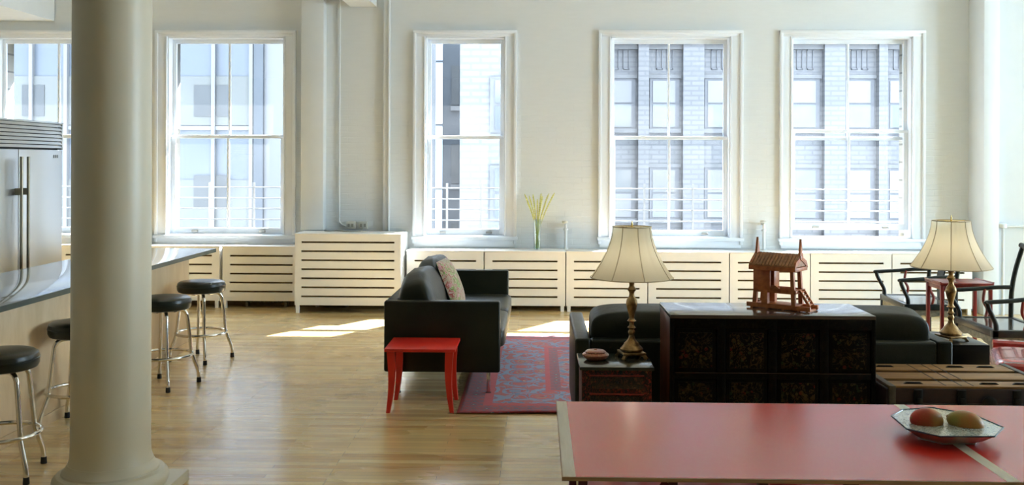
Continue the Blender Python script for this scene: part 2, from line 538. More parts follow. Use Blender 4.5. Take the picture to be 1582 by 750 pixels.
# ------------------------------------------------------------------ mesh helpers
def origin(o):
    v = Vector((0, 0, 0))
    while o is not None:
        v += o.location
        o = o.parent
    return v


class MB:
    def __init__(s):
        s.bm = bmesh.new()

    def box(s, x0, y0, z0, x1, y1, z1, bev=0.0, M=None, seg=2):
        g = bmesh.ops.create_cube(s.bm, size=1.0)
        vs = g['verts']
        for v in vs:
            v.co = Vector(((x0 + x1) / 2 + v.co.x * (x1 - x0), (y0 + y1) / 2 + v.co.y * (y1 - y0), (z0 + z1) / 2 + v.co.z * (z1 - z0)))
        if bev > 0:
            es = list({e for v in vs for e in v.link_edges})
            r = bmesh.ops.bevel(s.bm, geom=es, offset=bev, segments=seg, affect='EDGES', profile=0.5)
            vs = list({v for f in r['faces'] for v in f.verts} | {v for v in vs if v.is_valid})
        if M is not None:
            for v in vs:
                v.co = M @ v.co
        return s

    def rings(s, rings, close=True, cap=True):
        """rings: list of lists of points (same count)"""
        R = [[s.bm.verts.new(p) for p in r] for r in rings]
        n = len(R[0])
        for a, b in zip(R[:-1], R[1:]):
            for i in range(n if close else n - 1):
                j = (i + 1) % n
                try:
                    s.bm.faces.new((a[i], a[j], b[j], b[i]))
                except ValueError:
                    pass
        if cap:
            s.bm.faces.new(R[0][::-1])
            s.bm.faces.new(R[-1])
        return s

    def lathe(s, prof, c=(0, 0, 0), n=40, cap=True):
        rs = []
        for r, z in prof:
            r = max(r, 1e-4)
            rs.append([(c[0] + r * math.cos(2 * PI * i / n), c[1] + r * math.sin(2 * PI * i / n), c[2] + z) for i in range(n)])
        return s.rings(rs, True, cap)

    def tube(s, pts, r, n=10, closed=False, M=None, sx=1.0):
        pts = [Vector(p) for p in pts]
        rr = r if isinstance(r, (list, tuple)) else [r] * len(pts)
        N = len(pts)
        rings = []
        up = None
        for i, p in enumerate(pts):
            if closed:
                d = pts[(i + 1) % N] - pts[i - 1]
            else:
                d = pts[min(i + 1, N - 1)] - pts[max(i - 1, 0)]
            d.normalize()
            if up is None:
                up = Vector((0, 0, 1)) if abs(d.z) < 0.9 else Vector((1, 0, 0))
            a = d.cross(up).normalized()
            b = a.cross(d).normalized()
            up = b
            rings.append([p + (a * math.cos(2 * PI * k / n) * sx + b * math.sin(2 * PI * k / n)) * rr[i] for k in range(n)])
        if M is not None:
            rings = [[M @ q for q in r_] for r_ in rings]
        if closed:
            rings.append(rings[0])
            R = [[s.bm.verts.new(p) for p in r_] for r_ in rings[:-1]]
            R.append(R[0])
            for a, b in zip(R[:-1], R[1:]):
                for i in range(n):
                    j = (i + 1) % n
                    s.bm.faces.new((a[i], a[j], b[j], b[i]))
            return s
        return s.rings(rings)

    def prism(s, poly, d0, d1, axis='Y', M=None):
        """extrude a 2-D outline; axis Y: (x,z) outline, X: (y,z), Z: (x,y)"""
        def P(a, b, d):
            q = {'Y': (a, d, b), 'X': (d, a, b), 'Z': (a, b, d)}[axis]
            return M @ Vector(q) if M is not None else Vector(q)
        return s.rings([[P(a, b, d0) for a, b in poly], [P(a, b, d1) for a, b in poly]])

    def pillow(s, c, size, ex=(0.35, 0.35), M=None, nu=28, nv=18, puff=None):
        """superellipsoid cushion; ex=(roundness vertical, roundness horizontal)"""
        def sg(v, e):
            return math.copysign(abs(v) ** e, v)
        rs = []
        for j in range(nv + 1):
            ph = -PI / 2 + PI * j / nv
            r_ = []
            for i in range(nu):
                th = 2 * PI * i / nu
                p = Vector((sg(math.cos(ph), ex[0]) * sg(math.cos(th), ex[1]) * size[0] / 2,
                            sg(math.cos(ph), ex[0]) * sg(math.sin(th), ex[1]) * size[1] / 2,
                            sg(math.sin(ph), ex[0]) * size[2] / 2))
                if puff:
                    p = puff(p)
                p = p + Vector(c)
                r_.append(M @ p if M is not None else p)
            rs.append(r_)
        return s.rings(rs)

    def build(s, name, mat, parent=None, sub=0, smooth=True, ang=35):
        bm = s.bm
        bmesh.ops.remove_doubles(bm, verts=bm.verts, dist=1e-6)
        bmesh.ops.recalc_face_normals(bm, faces=bm.faces)
        off = origin(parent) if parent is not None else Vector((0, 0, 0))
        c0 = Vector((0, 0, 0))
        if parent is None:
            xs = [v.co for v in bm.verts]
            lo = Vector([min(v[i] for v in xs) for i in range(3)])
            hi = Vector([max(v[i] for v in xs) for i in range(3)])
            c0 = Vector(((lo.x + hi.x) / 2, (lo.y + hi.y) / 2, lo.z))
        for v in bm.verts:
            v.co -= off + c0
        if smooth:
            for f in bm.faces:
                f.smooth = True
            lim = math.radians(ang)
            for e in bm.edges:
                if len(e.link_faces) == 2 and e.calc_face_angle(0) > lim:
                    e.smooth = False
        me = bpy.data.meshes.new(name)
        bm.to_mesh(me)
        bm.free()
        me.materials.append(mat)
        o = bpy.data.objects.new(name, me)
        COL.objects.link(o)
        if parent is not None:
            o.parent = parent
        else:
            o.location = c0
        if sub:
            m = o.modifiers.new('sub', 'SUBSURF')
            m.levels = m.render_levels = sub
        return o


def thing(name, label, cat, loc=(0, 0, 0), group=None):
    o = bpy.data.objects.new(name, None)
    COL.objects.link(o)
    o.location = loc
    o['label'] = label
    o['category'] = cat
    if group:
        o['group'] = group
    return o


def tag(o, label, cat, group=None):
    o['label'] = label
    o['category'] = cat
    if group:
        o['group'] = group
    return o


def structure(o, label=None, cat=None):
    o['kind'] = 'structure'
    if label:
        o['label'] = label
    if cat:
        o['category'] = cat
    return o


def dup(root, loc=None, rotz=None, label=None):
    def rec(o, par):
        c = o.copy()
        COL.objects.link(c)
        c.parent = par
        for ch in [k for k in o.children]:
            rec(ch, c)
        return c
    r = rec(root, None)
    if loc is not None:
        r.location = loc
    if rotz is not None:
        r.rotation_euler = (0, 0, rotz)
    if label:
        r['label'] = label
    return r


def bez(p0, p1, p2, p3, n=12):
    out = []
    for i in range(n + 1):
        u = i / n
        out.append(Vector(p0) * (1 - u) ** 3 + Vector(p1) * 3 * u * (1 - u) ** 2 + Vector(p2) * 3 * u * u * (1 - u) + Vector(p3) * u ** 3)
    return out


def smoothpath(pts, n=5):
    """Catmull-Rom through points"""
    P = [Vector(p) for p in pts]
    P = [2 * P[0] - P[1]] + P + [2 * P[-1] - P[-2]]
    out = []
    for i in range(1, len(P) - 2):
        for k in range(n):
            u = k / n
            a, b, c, d = P[i - 1:i + 3]
            out.append(0.5 * ((2 * b) + (c - a) * u + (2 * a - 5 * b + 4 * c - d) * u * u + (3 * b - a - 3 * c + d) * u ** 3))
    out.append(P[-2])
    return out


# ------------------------------------------------------------------ the room
XL, XR, YB, YF, ZC = -9.0, 10.5, -6.0, 11.72, 4.3
structure(MB().box(XL - .3, YB - .3, -0.2, XR + .3, YF + 0.43, 0).build('floor', floorm))
structure(MB().box(XL - .3, YB - .3, ZC, XR + .3, YF + 0.43, ZC + .2).build('ceiling', ceilm))
structure(MB().box(XL - .3, YB - .3, 0, XL, YF + .43, ZC).build('wall_left', white))
OPEN = [(-6.64, -5.20), (-4.51, -3.07), (-1.36, -0.39), (0.875, 2.318), (3.04, 4.48)]
Z0, Z1 = 0.84, 3.26


def wall_with_openings(mb, a0, a1, ops, z0, z1, place):
    x = a0
    for (p, q) in ops:
        place(mb, x, p, 0, ZC)
        place(mb, p, q, 0, z0)
        place(mb, p, q, z1, ZC)
        x = q
    place(mb, x, a1, 0, ZC)
    return mb


structure(wall_with_openings(MB(), XL - .3, XR + .3, OPEN, Z0, Z1, lambda m, a, b, c, d: m.box(a, YF, c, b, YF + 0.25, d)).build('wall_front', brickw))
structure(wall_with_openings(MB(), XL - .3, XR + .3, OPEN, Z0, Z1, lambda m, a, b, c, d: m.box(a, YF + 0.25, c, b, YF + 0.43, d)).build('wall_front_exterior', revbrick))
structure(MB().box(XL - .3, YB - .3, 0, XR + .3, YB, ZC).build('wall_rear', rearm))
structure(wall_with_openings(MB(), YB - .3, YF + .43, [(y - .75, y + .75) for y in SIDE_W], 0.85, 3.25, lambda m, a, b, c, d: m.box(XR, a, c, XR + .3, b, d)).build('wall_right', white))

# pilasters and pipes on the front wall
pil = thing('trim_1', 'white pilaster running up the wall beside the tall radiator cover', 'pilaster', (-2.70, YF - .08, 0.92))
structure(pil)
MB().box(-2.83, YF - .16, 0.92, -2.56, YF, ZC, 0.006).build('shaft', white, pil)
MB().box(-2.86, YF - .18, 3.72, -2.53, YF, 3.90, 0.01).build('capital', white, pil)
p2 = thing('trim_2', 'slim white wall pilaster left of the narrow window', 'pilaster', (-1.83, YF, 0.7))
structure(p2)
MB().box(-1.86, YF - .05, 0.70, -1.80, YF, ZC, 0.004).build('shaft', white, p2)
MB().tube([(-1.79, YF - .055, 0.72), (-1.79, YF - .055, ZC)], 0.014, 12).build('conduit', white, p2)
structure(MB().box(5.14, YF - .40, 0, 5.32, YF, ZC, 0.006).build('trim_3', white))
structure(MB().box(5.32, YF - .34, 0, XR + .05, YF, ZC, 0.004).build('wall_front_chase', white))
tag(MB().tube(smoothpath([(-2.395, YF - .02, ZC), (-2.395, YF - .02, 3.0), (-2.395, YF - .02, 1.2), (-2.39, YF - .02, 1.02), (-2.32, YF - .02, 0.965), (-2.2, YF - .02, 0.96)], 6), 0.010, 10).build('conduit_pipe', white),
    'thin white conduit dropping down the brick wall to the outlets', 'pipe')
# soffit and beam under the ceiling
structure(MB().box(-7.6, 4.0, 3.45, -5.90, YF - .01, ZC).build('ceiling_soffit', white))
structure(MB().box(-2.27, 6.0, 3.62, -1.95, YF - .01, 3.80).build('ceiling_duct', white))
structure(MB().box(-2.83, YF - .5, 3.72, -2.27, YF - .01, 3.80).build('ceiling_duct_branch', white))

# baseboards
structure(MB().box(XL, YF - .02, 0, 5.14, YF, 0.10).build('baseboard_front', backingm))

# ------------------------------------------------------------------ windows
YU, YLW = YF + 0.155, YF + 0.105      # upper and lower sash planes (centre)


def make_window(i, a, b, muntin, raised=0.0):
    w = thing('window_%d' % i, 'x', 'window', ((a + b) / 2, YF, Z0))
    structure(w)
    # casing : flat boards with raised outer moulding
    m = MB()
    cw, top = 0.125, Z1 + 0.055
    m.box(a - cw, YF - .022, 0.76, a, YF, top, 0.003)
    m.box(b, YF - .022, 0.76, b + cw, YF, top, 0.003)
    m.box(a - cw, YF - .0225, Z1, b + cw, YF, top, 0.003)
    for s_, x in ((-1, a - cw), (1, b + cw)):
        m.box(x - .018, YF - .045, 0.76, x + .018, YF, top + .018, 0.006)
    m.box(a - cw - .018, YF - .046, top - .018, b + cw + .018, YF, top + .020, 0.006)
    m.box(a - .012, YF - .034, Z0, a + .004, YF + .02, Z1, 0.004)
    m.box(b - .004, YF - .034, Z0, b + .012, YF + .02, Z1, 0.004)
    m.build('casing', trimw, w)
    # jamb linings
    m = MB()
    m.box(a - .001, YF, Z0, a + .018, YF + .20, Z1)
    m.box(b - .018, YF, Z0, b + .001, YF + .20, Z1)
    m.box(a, YF, Z1 - .018, b, YF + .20, Z1 + .001)
    m.box(a, YF, Z0 - .001, b, YF + .20, Z0 + .015)
    m.build('jamb', trimw, w)
    # stool and apron
    m = MB()
    m.box(a - cw - .03, YF - .06, Z0 - .035, b + cw + .03, YF + .09, Z0 + .006, 0.008)
    m.box(a - cw, YF - .028, 0.722, b + cw, YF, Z0 - .035, 0.004)
    m.build('sill', trimw, w)
    st = 0.052
    zm = 2.045
    aa, bb = a + .018, b - .018
    # upper sash
    u = MB()
    u.box(aa, YU - .02, zm - .02, aa + st - .01, YU + .02, Z1 - .018, 0.004)
    u.box(bb - st + .01, YU - .02, zm - .02, bb, YU + .02, Z1 - .018, 0.004)
    u.box(aa, YU - .0195, Z1 - .018 - .05, bb, YU + .0195, Z1 - .018, 0.004)
    u.box(aa, YU - .0195, zm - .022, bb, YU + .0195, zm + .022, 0.004)
    c = (a + b) / 2
    if muntin:
        u.box(c - .013, YU - .017, zm, c + .013, YU + .017, Z1 - .03, 0.004)
    up = u.build('upper_sash', trimw, w)
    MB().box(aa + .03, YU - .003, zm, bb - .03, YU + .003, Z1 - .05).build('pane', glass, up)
    l = MB()
    z0 = Z0 + .016 + raised
    zt = zm + .02 + raised
    l.box(aa, YLW - .02, z0, aa + st, YLW + .02, zt, 0.004)
    l.box(bb - st, YLW - .02, z0, bb, YLW + .02, zt, 0.004)
    l.box(aa, YLW - .0195, z0, bb, YLW + .0195, z0 + .07, 0.004)
    l.box(aa, YLW - .0205, zt - .042, bb, YLW + .0195, zt, 0.004)
    if muntin:
        l.box(c - .013, YLW - .017, z0 + .05, c + .013, YLW + .017, zt - .02, 0.004)
    lo = l.build('lower_sash', trimw, w)
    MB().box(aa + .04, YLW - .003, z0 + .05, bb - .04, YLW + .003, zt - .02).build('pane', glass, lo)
    for k in (0.22, 0.80):
        x = a + (b - a) * k
        MB().box(x - .038, YLW - .045, z0 + .018, x + .038, YLW - .02, z0 + .044, 0.006).build('sash_lift', outletm_d, lo)
    return w


outletm_d = simple('grey_metal_lift', (0.36, 0.36, 0.33), 0.4, 0.1, metal=0.5)
WL = ['white sash window behind the refrigerator', 'white sash window between the column and the wall pilaster',
      'narrow white sash window behind the sofa', 'white sash window behind the left table lamp', 'white sash window with raised lower sash at right']
for i, (a, b) in enumerate(OPEN):
    w = make_window(i + 1, a, b, i != 2, 0.085 if i == 4 else 0.0)
    w['label'] = WL[i]
for (a, b) in OPEN:
    area('window_daylight', ((a + b) / 2, YF + .44, (Z0 + Z1) / 2), (-PI / 2, 0, 0), b - a, Z1 - Z0, 1, (1, 1, 1), True)

# ------------------------------------------------------------------ radiator covers
def radiator_cover(x0, x1, yf, z0, z1, nslots, zs0, pitch, legs, label, margin=0.09, grp='slatted radiator covers'):
    g = 0.006
    r = thing('radiator_cover', label, 'radiator cover', ((x0 + x1) / 2, yf, 0), grp)
    a, b = x0 + g, x1 - g
    m = MB()
    m.box(a, yf, z0, a + margin, yf + .02, z1)
    m.box(b - margin, yf, z0, b, yf + .02, z1)
    edges = [z1] + sum([[zs0 - k * pitch + .0105, zs0 - k * pitch - .0105] for k in range(nslots)], []) + [z0]
    for k in range(0, len(edges), 2):
        m.box(a + margin, yf, edges[k + 1], b - margin, yf + .02, edges[k])
    m.build('slatted_front', coverw, r)
    m = MB()
    MB().box(a, yf + .02, z0, a + .018, YF - .022, z1).build('side_panel', coverw, r)
    MB().box(b - .018, yf + .02, z0, b, YF - .022, z1).build('side_panel', coverw, r)
    MB().box(x0 + .0005, yf - .006, z1, x1 - .0005, YF - .022 if z1 < .75 else YF - .17, z1 + .016, 0.003).build('top', coverw, r)
    if z1 < .75:
        pass
    m = MB()
    m.box(a + .018, yf + .07, z0 + .01, b - .018, yf + .08, z1 - .03)
    m.build('backing', backingm, r)
    for x in (a + .012, b - .052):
        MB().box(x, yf, 0, x + .04, yf + .03, z0).build('foot', coverw, r)
    return r


bx = [-1.53, -0.616, 0.337, 1.293, 2.237, 3.17, 4.106, 5.03]
rl = ['white slatted radiator cover under the narrow window', 'white slatted radiator cover right behind the sofa arm', 'white slatted radiator cover left of the left lampshade',
      'white slatted radiator cover behind the left lampshade', 'white slatted radiator cover left of the wooden model house', 'white slatted radiator cover right of the wooden model house',
      'white slatted radiator cover at the right end by the dark armchair']
for k in range(7):
    radiator_cover(bx[k], bx[k + 1], 11.34, 0.066, 0.69, 5, 0.585, 0.104, True, rl[k])
radiator_cover(-3.74, -2.80, 11.44, 0.085, 0.72, 5, 0.62, 0.106, True, 'white slatted radiator cover between the counter end and the tall cover')
radiator_cover(-4.735, -3.765, 11.44, 0.085, 0.72, 5, 0.62, 0.106, True, 'white slatted radiator cover behind the counter end')
radiator_cover(-5.72, -4.745, 11.44, 0.085, 0.72, 5, 0.62, 0.106, True, 'white slatted radiator cover beside the refrigerator')
radiator_cover(-2.79, -1.554, 11.10, 0.09, 0.90, 7, 0.815, 0.104, True, 'tall white slatted radiator cover under the wall pilaster', 0.075)
# iron radiators seen under the covers
for (x0, x1, lab) in ((-3.5, -2.98, 'old iron radiator low behind the cover by the counter end'), (-2.66, -2.25, 'old iron radiator low behind the tall cover')):
    r = thing('radiator', lab, 'radiator', ((x0 + x1) / 2, 11.57, 0))
    n = int((x1 - x0) / 0.05)
    m = MB()
    for k in range(n):
        x = x0 + (k + .5) * (x1 - x0) / n
        m.box(x - .017, 11.53, 0.05, x + .017, 11.66, 0.60, 0.012)
    m.build('fins', oldbrass, r)
    MB().tube([(x0, 11.59, .08), (x1, 11.59, .08)], .02).build('pipe', oldbrass, r)
    for x in (x0 + .025, x1 - .025):
        MB().box(x - .015, 11.55, 0, x + .015, 11.63, .05).build('foot', oldbrass, r)

# outlets and cords on the tall cover
for k, (x, lab) in enumerate(((-2.25, 'left white outlet box behind the cords on the tall cover'), (-2.10, 'right white outlet box behind the cords on the tall cover'))):
    o = thing('power_outlet', lab, 'outlet', (x, YF - .045, 0.97), 'outlet boxes above the tall radiator cover')
    MB().box(x - .055, YF - .05, 0.93, x + .055, YF, 1.02, 0.006).build('box', outletm, o)
    for dx in (-.022, .022):
        MB().box(x + dx - .013, YF - .056, 0.955, x + dx + .013, YF - .049, 0.995, 0.002).build('socket', cordm, o)
tag(MB().tube(smoothpath([(-2.52, 11.46, 0.922), (-2.45, 11.42, 0.921), (-2.38, 11.47, 0.922), (-2.30, 11.42, 0.922), (-2.2, 11.40, 0.922), (-2.12, 11.44, 0.922), (-2.08, 11.52, 0.93), (-2.10, 11.662, 0.96)], 6), 0.006, 8).build('extension_cord', cordm),
    'grey power cord lying on top of the tall radiator cover', 'cord')

# steam valves
for x, z1_, lab in ((0.343, 1.03, 'white riser pipe with valve beside the glass vase'), (2.70, 1.05, 'white riser pipe with valve behind the wooden model house')):
    r = thing('radiator_valve', lab, 'pipe', (x, YF - .08, 0.707), 'white riser pipes with valves on the ledge')
    MB().lathe([(0.03, 0.0), (0.03, 0.012), (0.019, 0.016), (0.019, 0.22), (0.028, 0.225), (0.028, 0.245), (0.019, 0.25)], (x, YF - .08, 0.706), 18).build('riser', white, r)
    MB().tube([(x, YF - .08, 0.956), (x, YF - .08, z1_ - .04), (x, YF - .03, z1_ - .03), (x, YF, z1_ - .03)], 0.017, 12).build('elbow', white, r)
    MB().lathe([(0.01, 0), (0.032, 0.004), (0.036, 0.015), (0.03, 0.03), (0.008, 0.034)], (x - .01, YF - .09, z1_ - .018), 18).build('knob', outletm, r)

# low pipe frame on the right wall
r = thing('pipe_rail', 'white pipe frame on the wall behind the dark armchairs', 'pipe', (5.6, 11.30, 0.0))
MB().tube([(5.365, 11.33, 0.0), (5.365, 11.33, 1.03), (6.6, 11.33, 1.03), (6.6, 11.33, 0.0)], 0.022, 12).build('pipe', white, r)
MB().lathe([(0.03, 0), (0.045, 0.01), (0.045, 0.05), (0.03, 0.06)], (5.365, 11.33, 1.0), 16).build('fitting', white, r)

# ------------------------------------------------------------------ column
r = structure(thing('column', 'thick round cream column with moulded base on square plinth', 'column', (-2.2, 4.97, 0)))
cx_, cy_ = -2.2, 4.97
MB().box(cx_ - .30, cy_ - .30, 0, cx_ + .30, cy_ + .30, 0.062, 0.006).build('plinth', colm, r)
MB().lathe([(0.262, 0.062), (0.275, 0.075), (0.285, 0.10), (0.280, 0.125), (0.262, 0.145), (0.238, 0.150), (0.236, 0.160), (0.222, 0.172), (0.212, 0.19), (0.208, 0.20)], (cx_, cy_, 0), 72).build('base_moulding', colm, r)
MB().lathe([(0.206, 0.199), (0.197, 0.23), (0.1945, 0.30), (0.1935, 2.0), (0.193, 3.9), (0.20, 3.95), (0.23, 4.0), (0.24, 4.1), (0.24, ZC)], (cx_, cy_, 0), 72).build('shaft', colm, r)

# ------------------------------------------------------------------ refrigerator
r = thing('refrigerator', 'built-in stainless steel refrigerator with louvred vent on top', 'refrigerator', (-5.0, 8.6, 0))
FX = -4.60
MB().box(-5.25, 7.93, 0.0, FX - .045, 9.30, 2.11, 0.004).build('cabinet', steel, r)
d1 = MB().box(FX - .044, 7.94, 0.10, FX, 8.495, 1.845, 0.006).build('door', steel, r)
d2 = MB().box(FX - .044, 8.505, 0.10, FX, 9.29, 1.845, 0.006).build('door', steel, r)
for d, y in ((d1, 8.445), (d2, 8.56)):
    h = MB()
    h.tube([(FX + .055, y, 0.62), (FX + .055, y, 1.78)], 0.013, 12)
    h.box(FX - .001, y - .012, 0.70, FX + .055, y + .012, 0.73)
    h.box(FX - .001, y - .012, 1.44, FX + .055, y + .012, 1.50)
    h.build('handle', bronze, d)
m = MB()
for k in range(7):
    z = 1.862 + k * 0.0335
    m.prism([(FX - .04, z + .004), (FX - .004, z), (FX + .004, z + .003), (FX - .006, z + .0275), (FX - .04, z + .0275)], 7.955, 9.275, 'Y')
m.build('louvre', steel, r)
MB().box(FX - .06, 7.93, 1.848, FX - .042, 9.30, 2.108).build('vent_backing', rubber, r)
m = MB()
m.box(FX - .045, 9.275, 1.848, FX + .004, 9.30, 2.11, .003)
m.box(FX - .045, 7.93, 2.096, FX + .006, 9.30, 2.112, .003)
m.build('vent_frame', steel, r)
m = MB()
for k, y in enumerate((9.115, 9.15, 9.185)):
    m.box(FX, y, 1.77, FX + .002, y + .020, 1.80)
    m.box(FX, y + .006, 1.778, FX + .0025, y + .012, 1.792)
m.build('badge', logom, d2)

# ------------------------------------------------------------------ island counter
r = thing('kitchen_island', 'long maple plywood island with dark polished stone counter', 'kitchen island', (-3.5, 6, 0))
MB().box(-3.72, 1.2, 0.0, -3.23, 8.94, 0.895, 0.003).build('base', maplep, r)
MB().box(-3.87, 1.0, 0.895, -3.0, 9.0, 0.93, 0.003).build('countertop', stone, r)
MB().box(-3.002, 1.0, 0.8955, -2.9975, 9.0, 0.9285).build('counter_edge', stoneedge, r)
MB().box(-3.71, 1.2, 0.0, -3.222, 8.945, 0.07).build('toe_board', maplep, r)
MB().box(-3.212, 1.2, 0.84, -3.03, 1.24, 0.894).build('bracket', maplep, r)

# ------------------------------------------------------------------ bar stools
def make_stool(label):
    r = thing('bar_stool', label, 'bar stool', (0, 0, 0), 'chrome bar stools along the island')
    MB().lathe([(0.05, 0.592), (0.175, 0.592), (0.196, 0.600), (0.205, 0.618), (0.206, 0.655), (0.200, 0.676), (0.183, 0.688), (0.12, 0.694), (0.0, 0.696)], n=56).build('seat', vinyl, r)
    MB().lathe([(0.2045, 0.6445), (0.2085, 0.6475), (0.2085, 0.6515), (0.2045, 0.6545)], n=56, cap=False).build('seat_piping', vinyl, r)
    MB().box(-.11, -.02, 0.575, .11, .02, 0.594).box(-.02, -.11, 0.575, .02, .11, 0.594).build('seat_bracket', chrome, r)
    for k in range(4):
        a = PI / 4 + k * PI / 2
        M = Matrix.Rotation(a, 4, 'Z')
        p = [(0.06, 0, 0.583), (0.11, 0, 0.583), (0.145, 0, 0.575), (0.168, 0, 0.548), (0.178, 0, 0.50), (0.205, 0, 0.275), (0.208, 0, 0.245), (0.218, 0, 0.205), (0.256, 0, 0.10), (0.264, 0, 0.06), (0.265, 0, 0.03)]
        lg = MB().tube(smoothpath(p, 4), 0.0138, 12, M=M).build('leg', chrome, r)
        MB().lathe([(0.017, 0.0), (0.018, 0.004), (0.016, 0.038), (0.0125, 0.04)], tuple(M @ Vector((0.265, 0, 0))), 14).build('foot_cap', rubber, lg)
    ring = [(0.216 * math.cos(2 * PI * i / 48), 0.216 * math.sin(2 * PI * i / 48), 0.238) for i in range(48)]
    MB().tube(ring, 0.012, 10, True).build('foot_ring', chrome, r)
    return r


s0 = make_stool('round black-seated chrome bar stool at the far end of the island')
s0.location = (-2.95, 8.47, 0)
s0.rotation_euler = (0, 0, math.radians(-19))
dup(s0, (-2.90, 7.48, 0), math.radians(-17), 'round black-seated chrome bar stool just right of the cream column')
dup(s0, (-2.995, 6.32, 0), math.radians(0), 'round black-seated chrome bar stool half behind the cream column on its left')
dup(s0, (-2.975, 5.30, 0), math.radians(14), 'nearest round black-seated chrome bar stool cut by the left picture edge')

# ------------------------------------------------------------------ rug
r = thing('persian_rug', 'worn red and blue patterned oriental rug in front of the sofa', 'rug', ((RX0 + RX1) / 2, (RY0 + RY1) / 2, 0))
m = MB()
nx, ny = 90, 80
grid = [[None] * (ny + 1) for _ in range(nx + 1)]
for i in range(nx + 1):
    for j in range(ny + 1):
        x = RX0 + (RX1 - RX0) * i / nx
        y = RY0 + (RY1 - RY0) * j / ny
        y += 0.012 * math.sin(x * 5.3 + 1) * (1 - j / ny) + 0.01 * math.sin(x * 9) * (j / ny)
        z = 0.009 + 0.0015 * math.sin(x * 7 + y * 3)
        grid[i][j] = m.bm.verts.new((x, y, z))
for i in range(nx):
    for j in range(ny):
        m.bm.faces.new((grid[i][j], grid[i + 1][j], grid[i + 1][j + 1], grid[i][j + 1]))
o = m.build('pile', rugm, r)
sm = o.modifiers.new('solid', 'SOLIDIFY')
sm.thickness = 0.007
sm.offset = -1
m = MB()
k = 0
y = RY0
while y < RY1:
    L = random.uniform(.045, .075)
    dy = random.uniform(-.02, .02)
    m.tube([(RX0 + .003, y, 0.006), (RX0 - L * .5, y + dy * .4, 0.004), (RX0 - L, y + dy, 0.003)], [0.0035, 0.003, 0.002], 5)
    y += 0.011
fo = m.build('fringe', fringem, r)
fo['kind'] = 'stuff'

# ------------------------------------------------------------------ sofas
def cushion_puff(H):
    def f(p):
        return p
    return f


def sofa(name, label, x0, x1, y0, y1, facing, zf, seat_d, cushions, ax):
    """box-framed leather sofa. facing '+X' : arms at y0 and y1, back at x0. facing '+Y': arms at x0,x1, back at y0"""
    r = thing(name, label, 'sofa', ((x0 + x1) / 2, (y0 + y1) / 2, zf))
    A = 0.09
    zb, zt = 0.19, 0.716
    if facing == '+X':
        for a in (y0, y1 - A):
            MB().box(x0, a, zb, x1, a + A, zt, 0.016, seg=3).build('arm', leather, r)
        MB().box(x0 + .002, y0 + A - .004, zb, x0 + A, y1 - A + .004, zt - .004, 0.014, seg=3).build('back_panel', leather, r)
        MB().box(x0 + A, y0 + A, zb + .005, x1 - .03, y1 - A, zb + .15, 0.01).build('seat_frame', leather, r)
        w = (y1 - y0 - 2 * A) / 2
        for k in range(2):
            c = y0 + A + w * (k + .5)
            MB().pillow((x0 + A + (x1 + .035 - x0 - A) / 2, c, 0.425), (x1 + .035 - x0 - A, w - .004, 0.165), (0.3, 0.16), nu=40).build('seat_cushion', leather, r)
            M = Matrix.Translation((x0 + .225, c, 0.665)) @ Matrix.Rotation(math.radians(-11), 4, 'Y')

            def pf(p, hh=0.22):
                u = (p.z / hh)
                p = p.copy()
                p.x *= (1.0 - 0.38 * max(0, u) ** 1.6)
                p.z += 0.02 * math.sin(p.y * 22) * max(0, u) * 0.25 - 0.045 * max(0, u) * (abs(p.y) / (w / 2)) ** 3
                return p
            bc = MB().pillow((0, 0, 0), (0.30, w - .02, 0.46), (0.42, 0.34), M=M, nu=56, nv=26, puff=pf)
            bc.build('back_cushion', leather, r)
            MB().tube([M @ pf(Vector((0.14 * math.copysign(abs(math.cos(t_)) ** .5, math.cos(t_)), 0.97 * (w - .02) / 2, 0.215 * math.copysign(abs(math.sin(t_)) ** .5, math.sin(t_))))) for t_ in [2 * PI * q / 36 for q in range(36)]], 0.004, 6, True).build('cushion_piping', leather, r)
        legs = [(x0 + .09, y0 + .13), (x1 - .09, y0 + .13), (x0 + .09, y1 - .13), (x1 - .09, y1 - .13)]
    else:
        for a in (x0, x1 - A):
            MB().box(a, y0, zb, a + A, y1, zt, 0.016, seg=3).build('arm', leather, r)
        MB().box(x0 + A - .004, y0 + .002, zb, x1 - A + .004, y0 + A, zt - .004, 0.022, seg=4).build('back_panel', leather, r)
        MB().box(x0 + A, y0 + A, zb + .005, x1 - A, y1 - .03, zb + .15, 0.01).build('seat_frame', leather, r)
        w = (x1 - x0 - 2 * A) / 2
        for k in range(2):
            c = x0 + A + w * (k + .5)
            MB().pillow((c, (y0 + A + y1) / 2, 0.425), (w - .004, y1 - y0 - A, 0.165), (0.3, 0.16), nu=40).build('seat_cushion', leather, r)
            M = Matrix.Translation((c, y0 + .225, 0.66)) @ Matrix.Rotation(math.radians(11), 4, 'X')

            def pf2(p, hh=0.22):
                u = p.z / hh
                p = p.copy()
                p.y *= (1.0 - 0.32 * max(0, u) ** 1.6)
                p.z -= 0.018 * max(0, u) * (abs(p.x) / (w / 2)) ** 4
                return p
            MB().pillow((0, 0, 0), (w - .01, 0.30, 0.44), (0.24, 0.12), M=M, nu=56, nv=26, puff=pf2).build('back_cushion', leather, r)
        legs = [(x0 + .13, y0 + .09), (x1 - .13, y0 + .09), (x0 + .13, y1 - .12), (x1 - .13, y1 - .12)]
    for (x, y) in legs:
        lg = MB().box(x - .014, y - .014, zf, x + .014, y + .014, zb + .01, 0.002).build('leg', chrome, r)
        MB().box(x - .02, y - .02, zf, x + .02, y + .02, zf + .008, 0.002).build('foot_pad', rubber, lg)
    return r


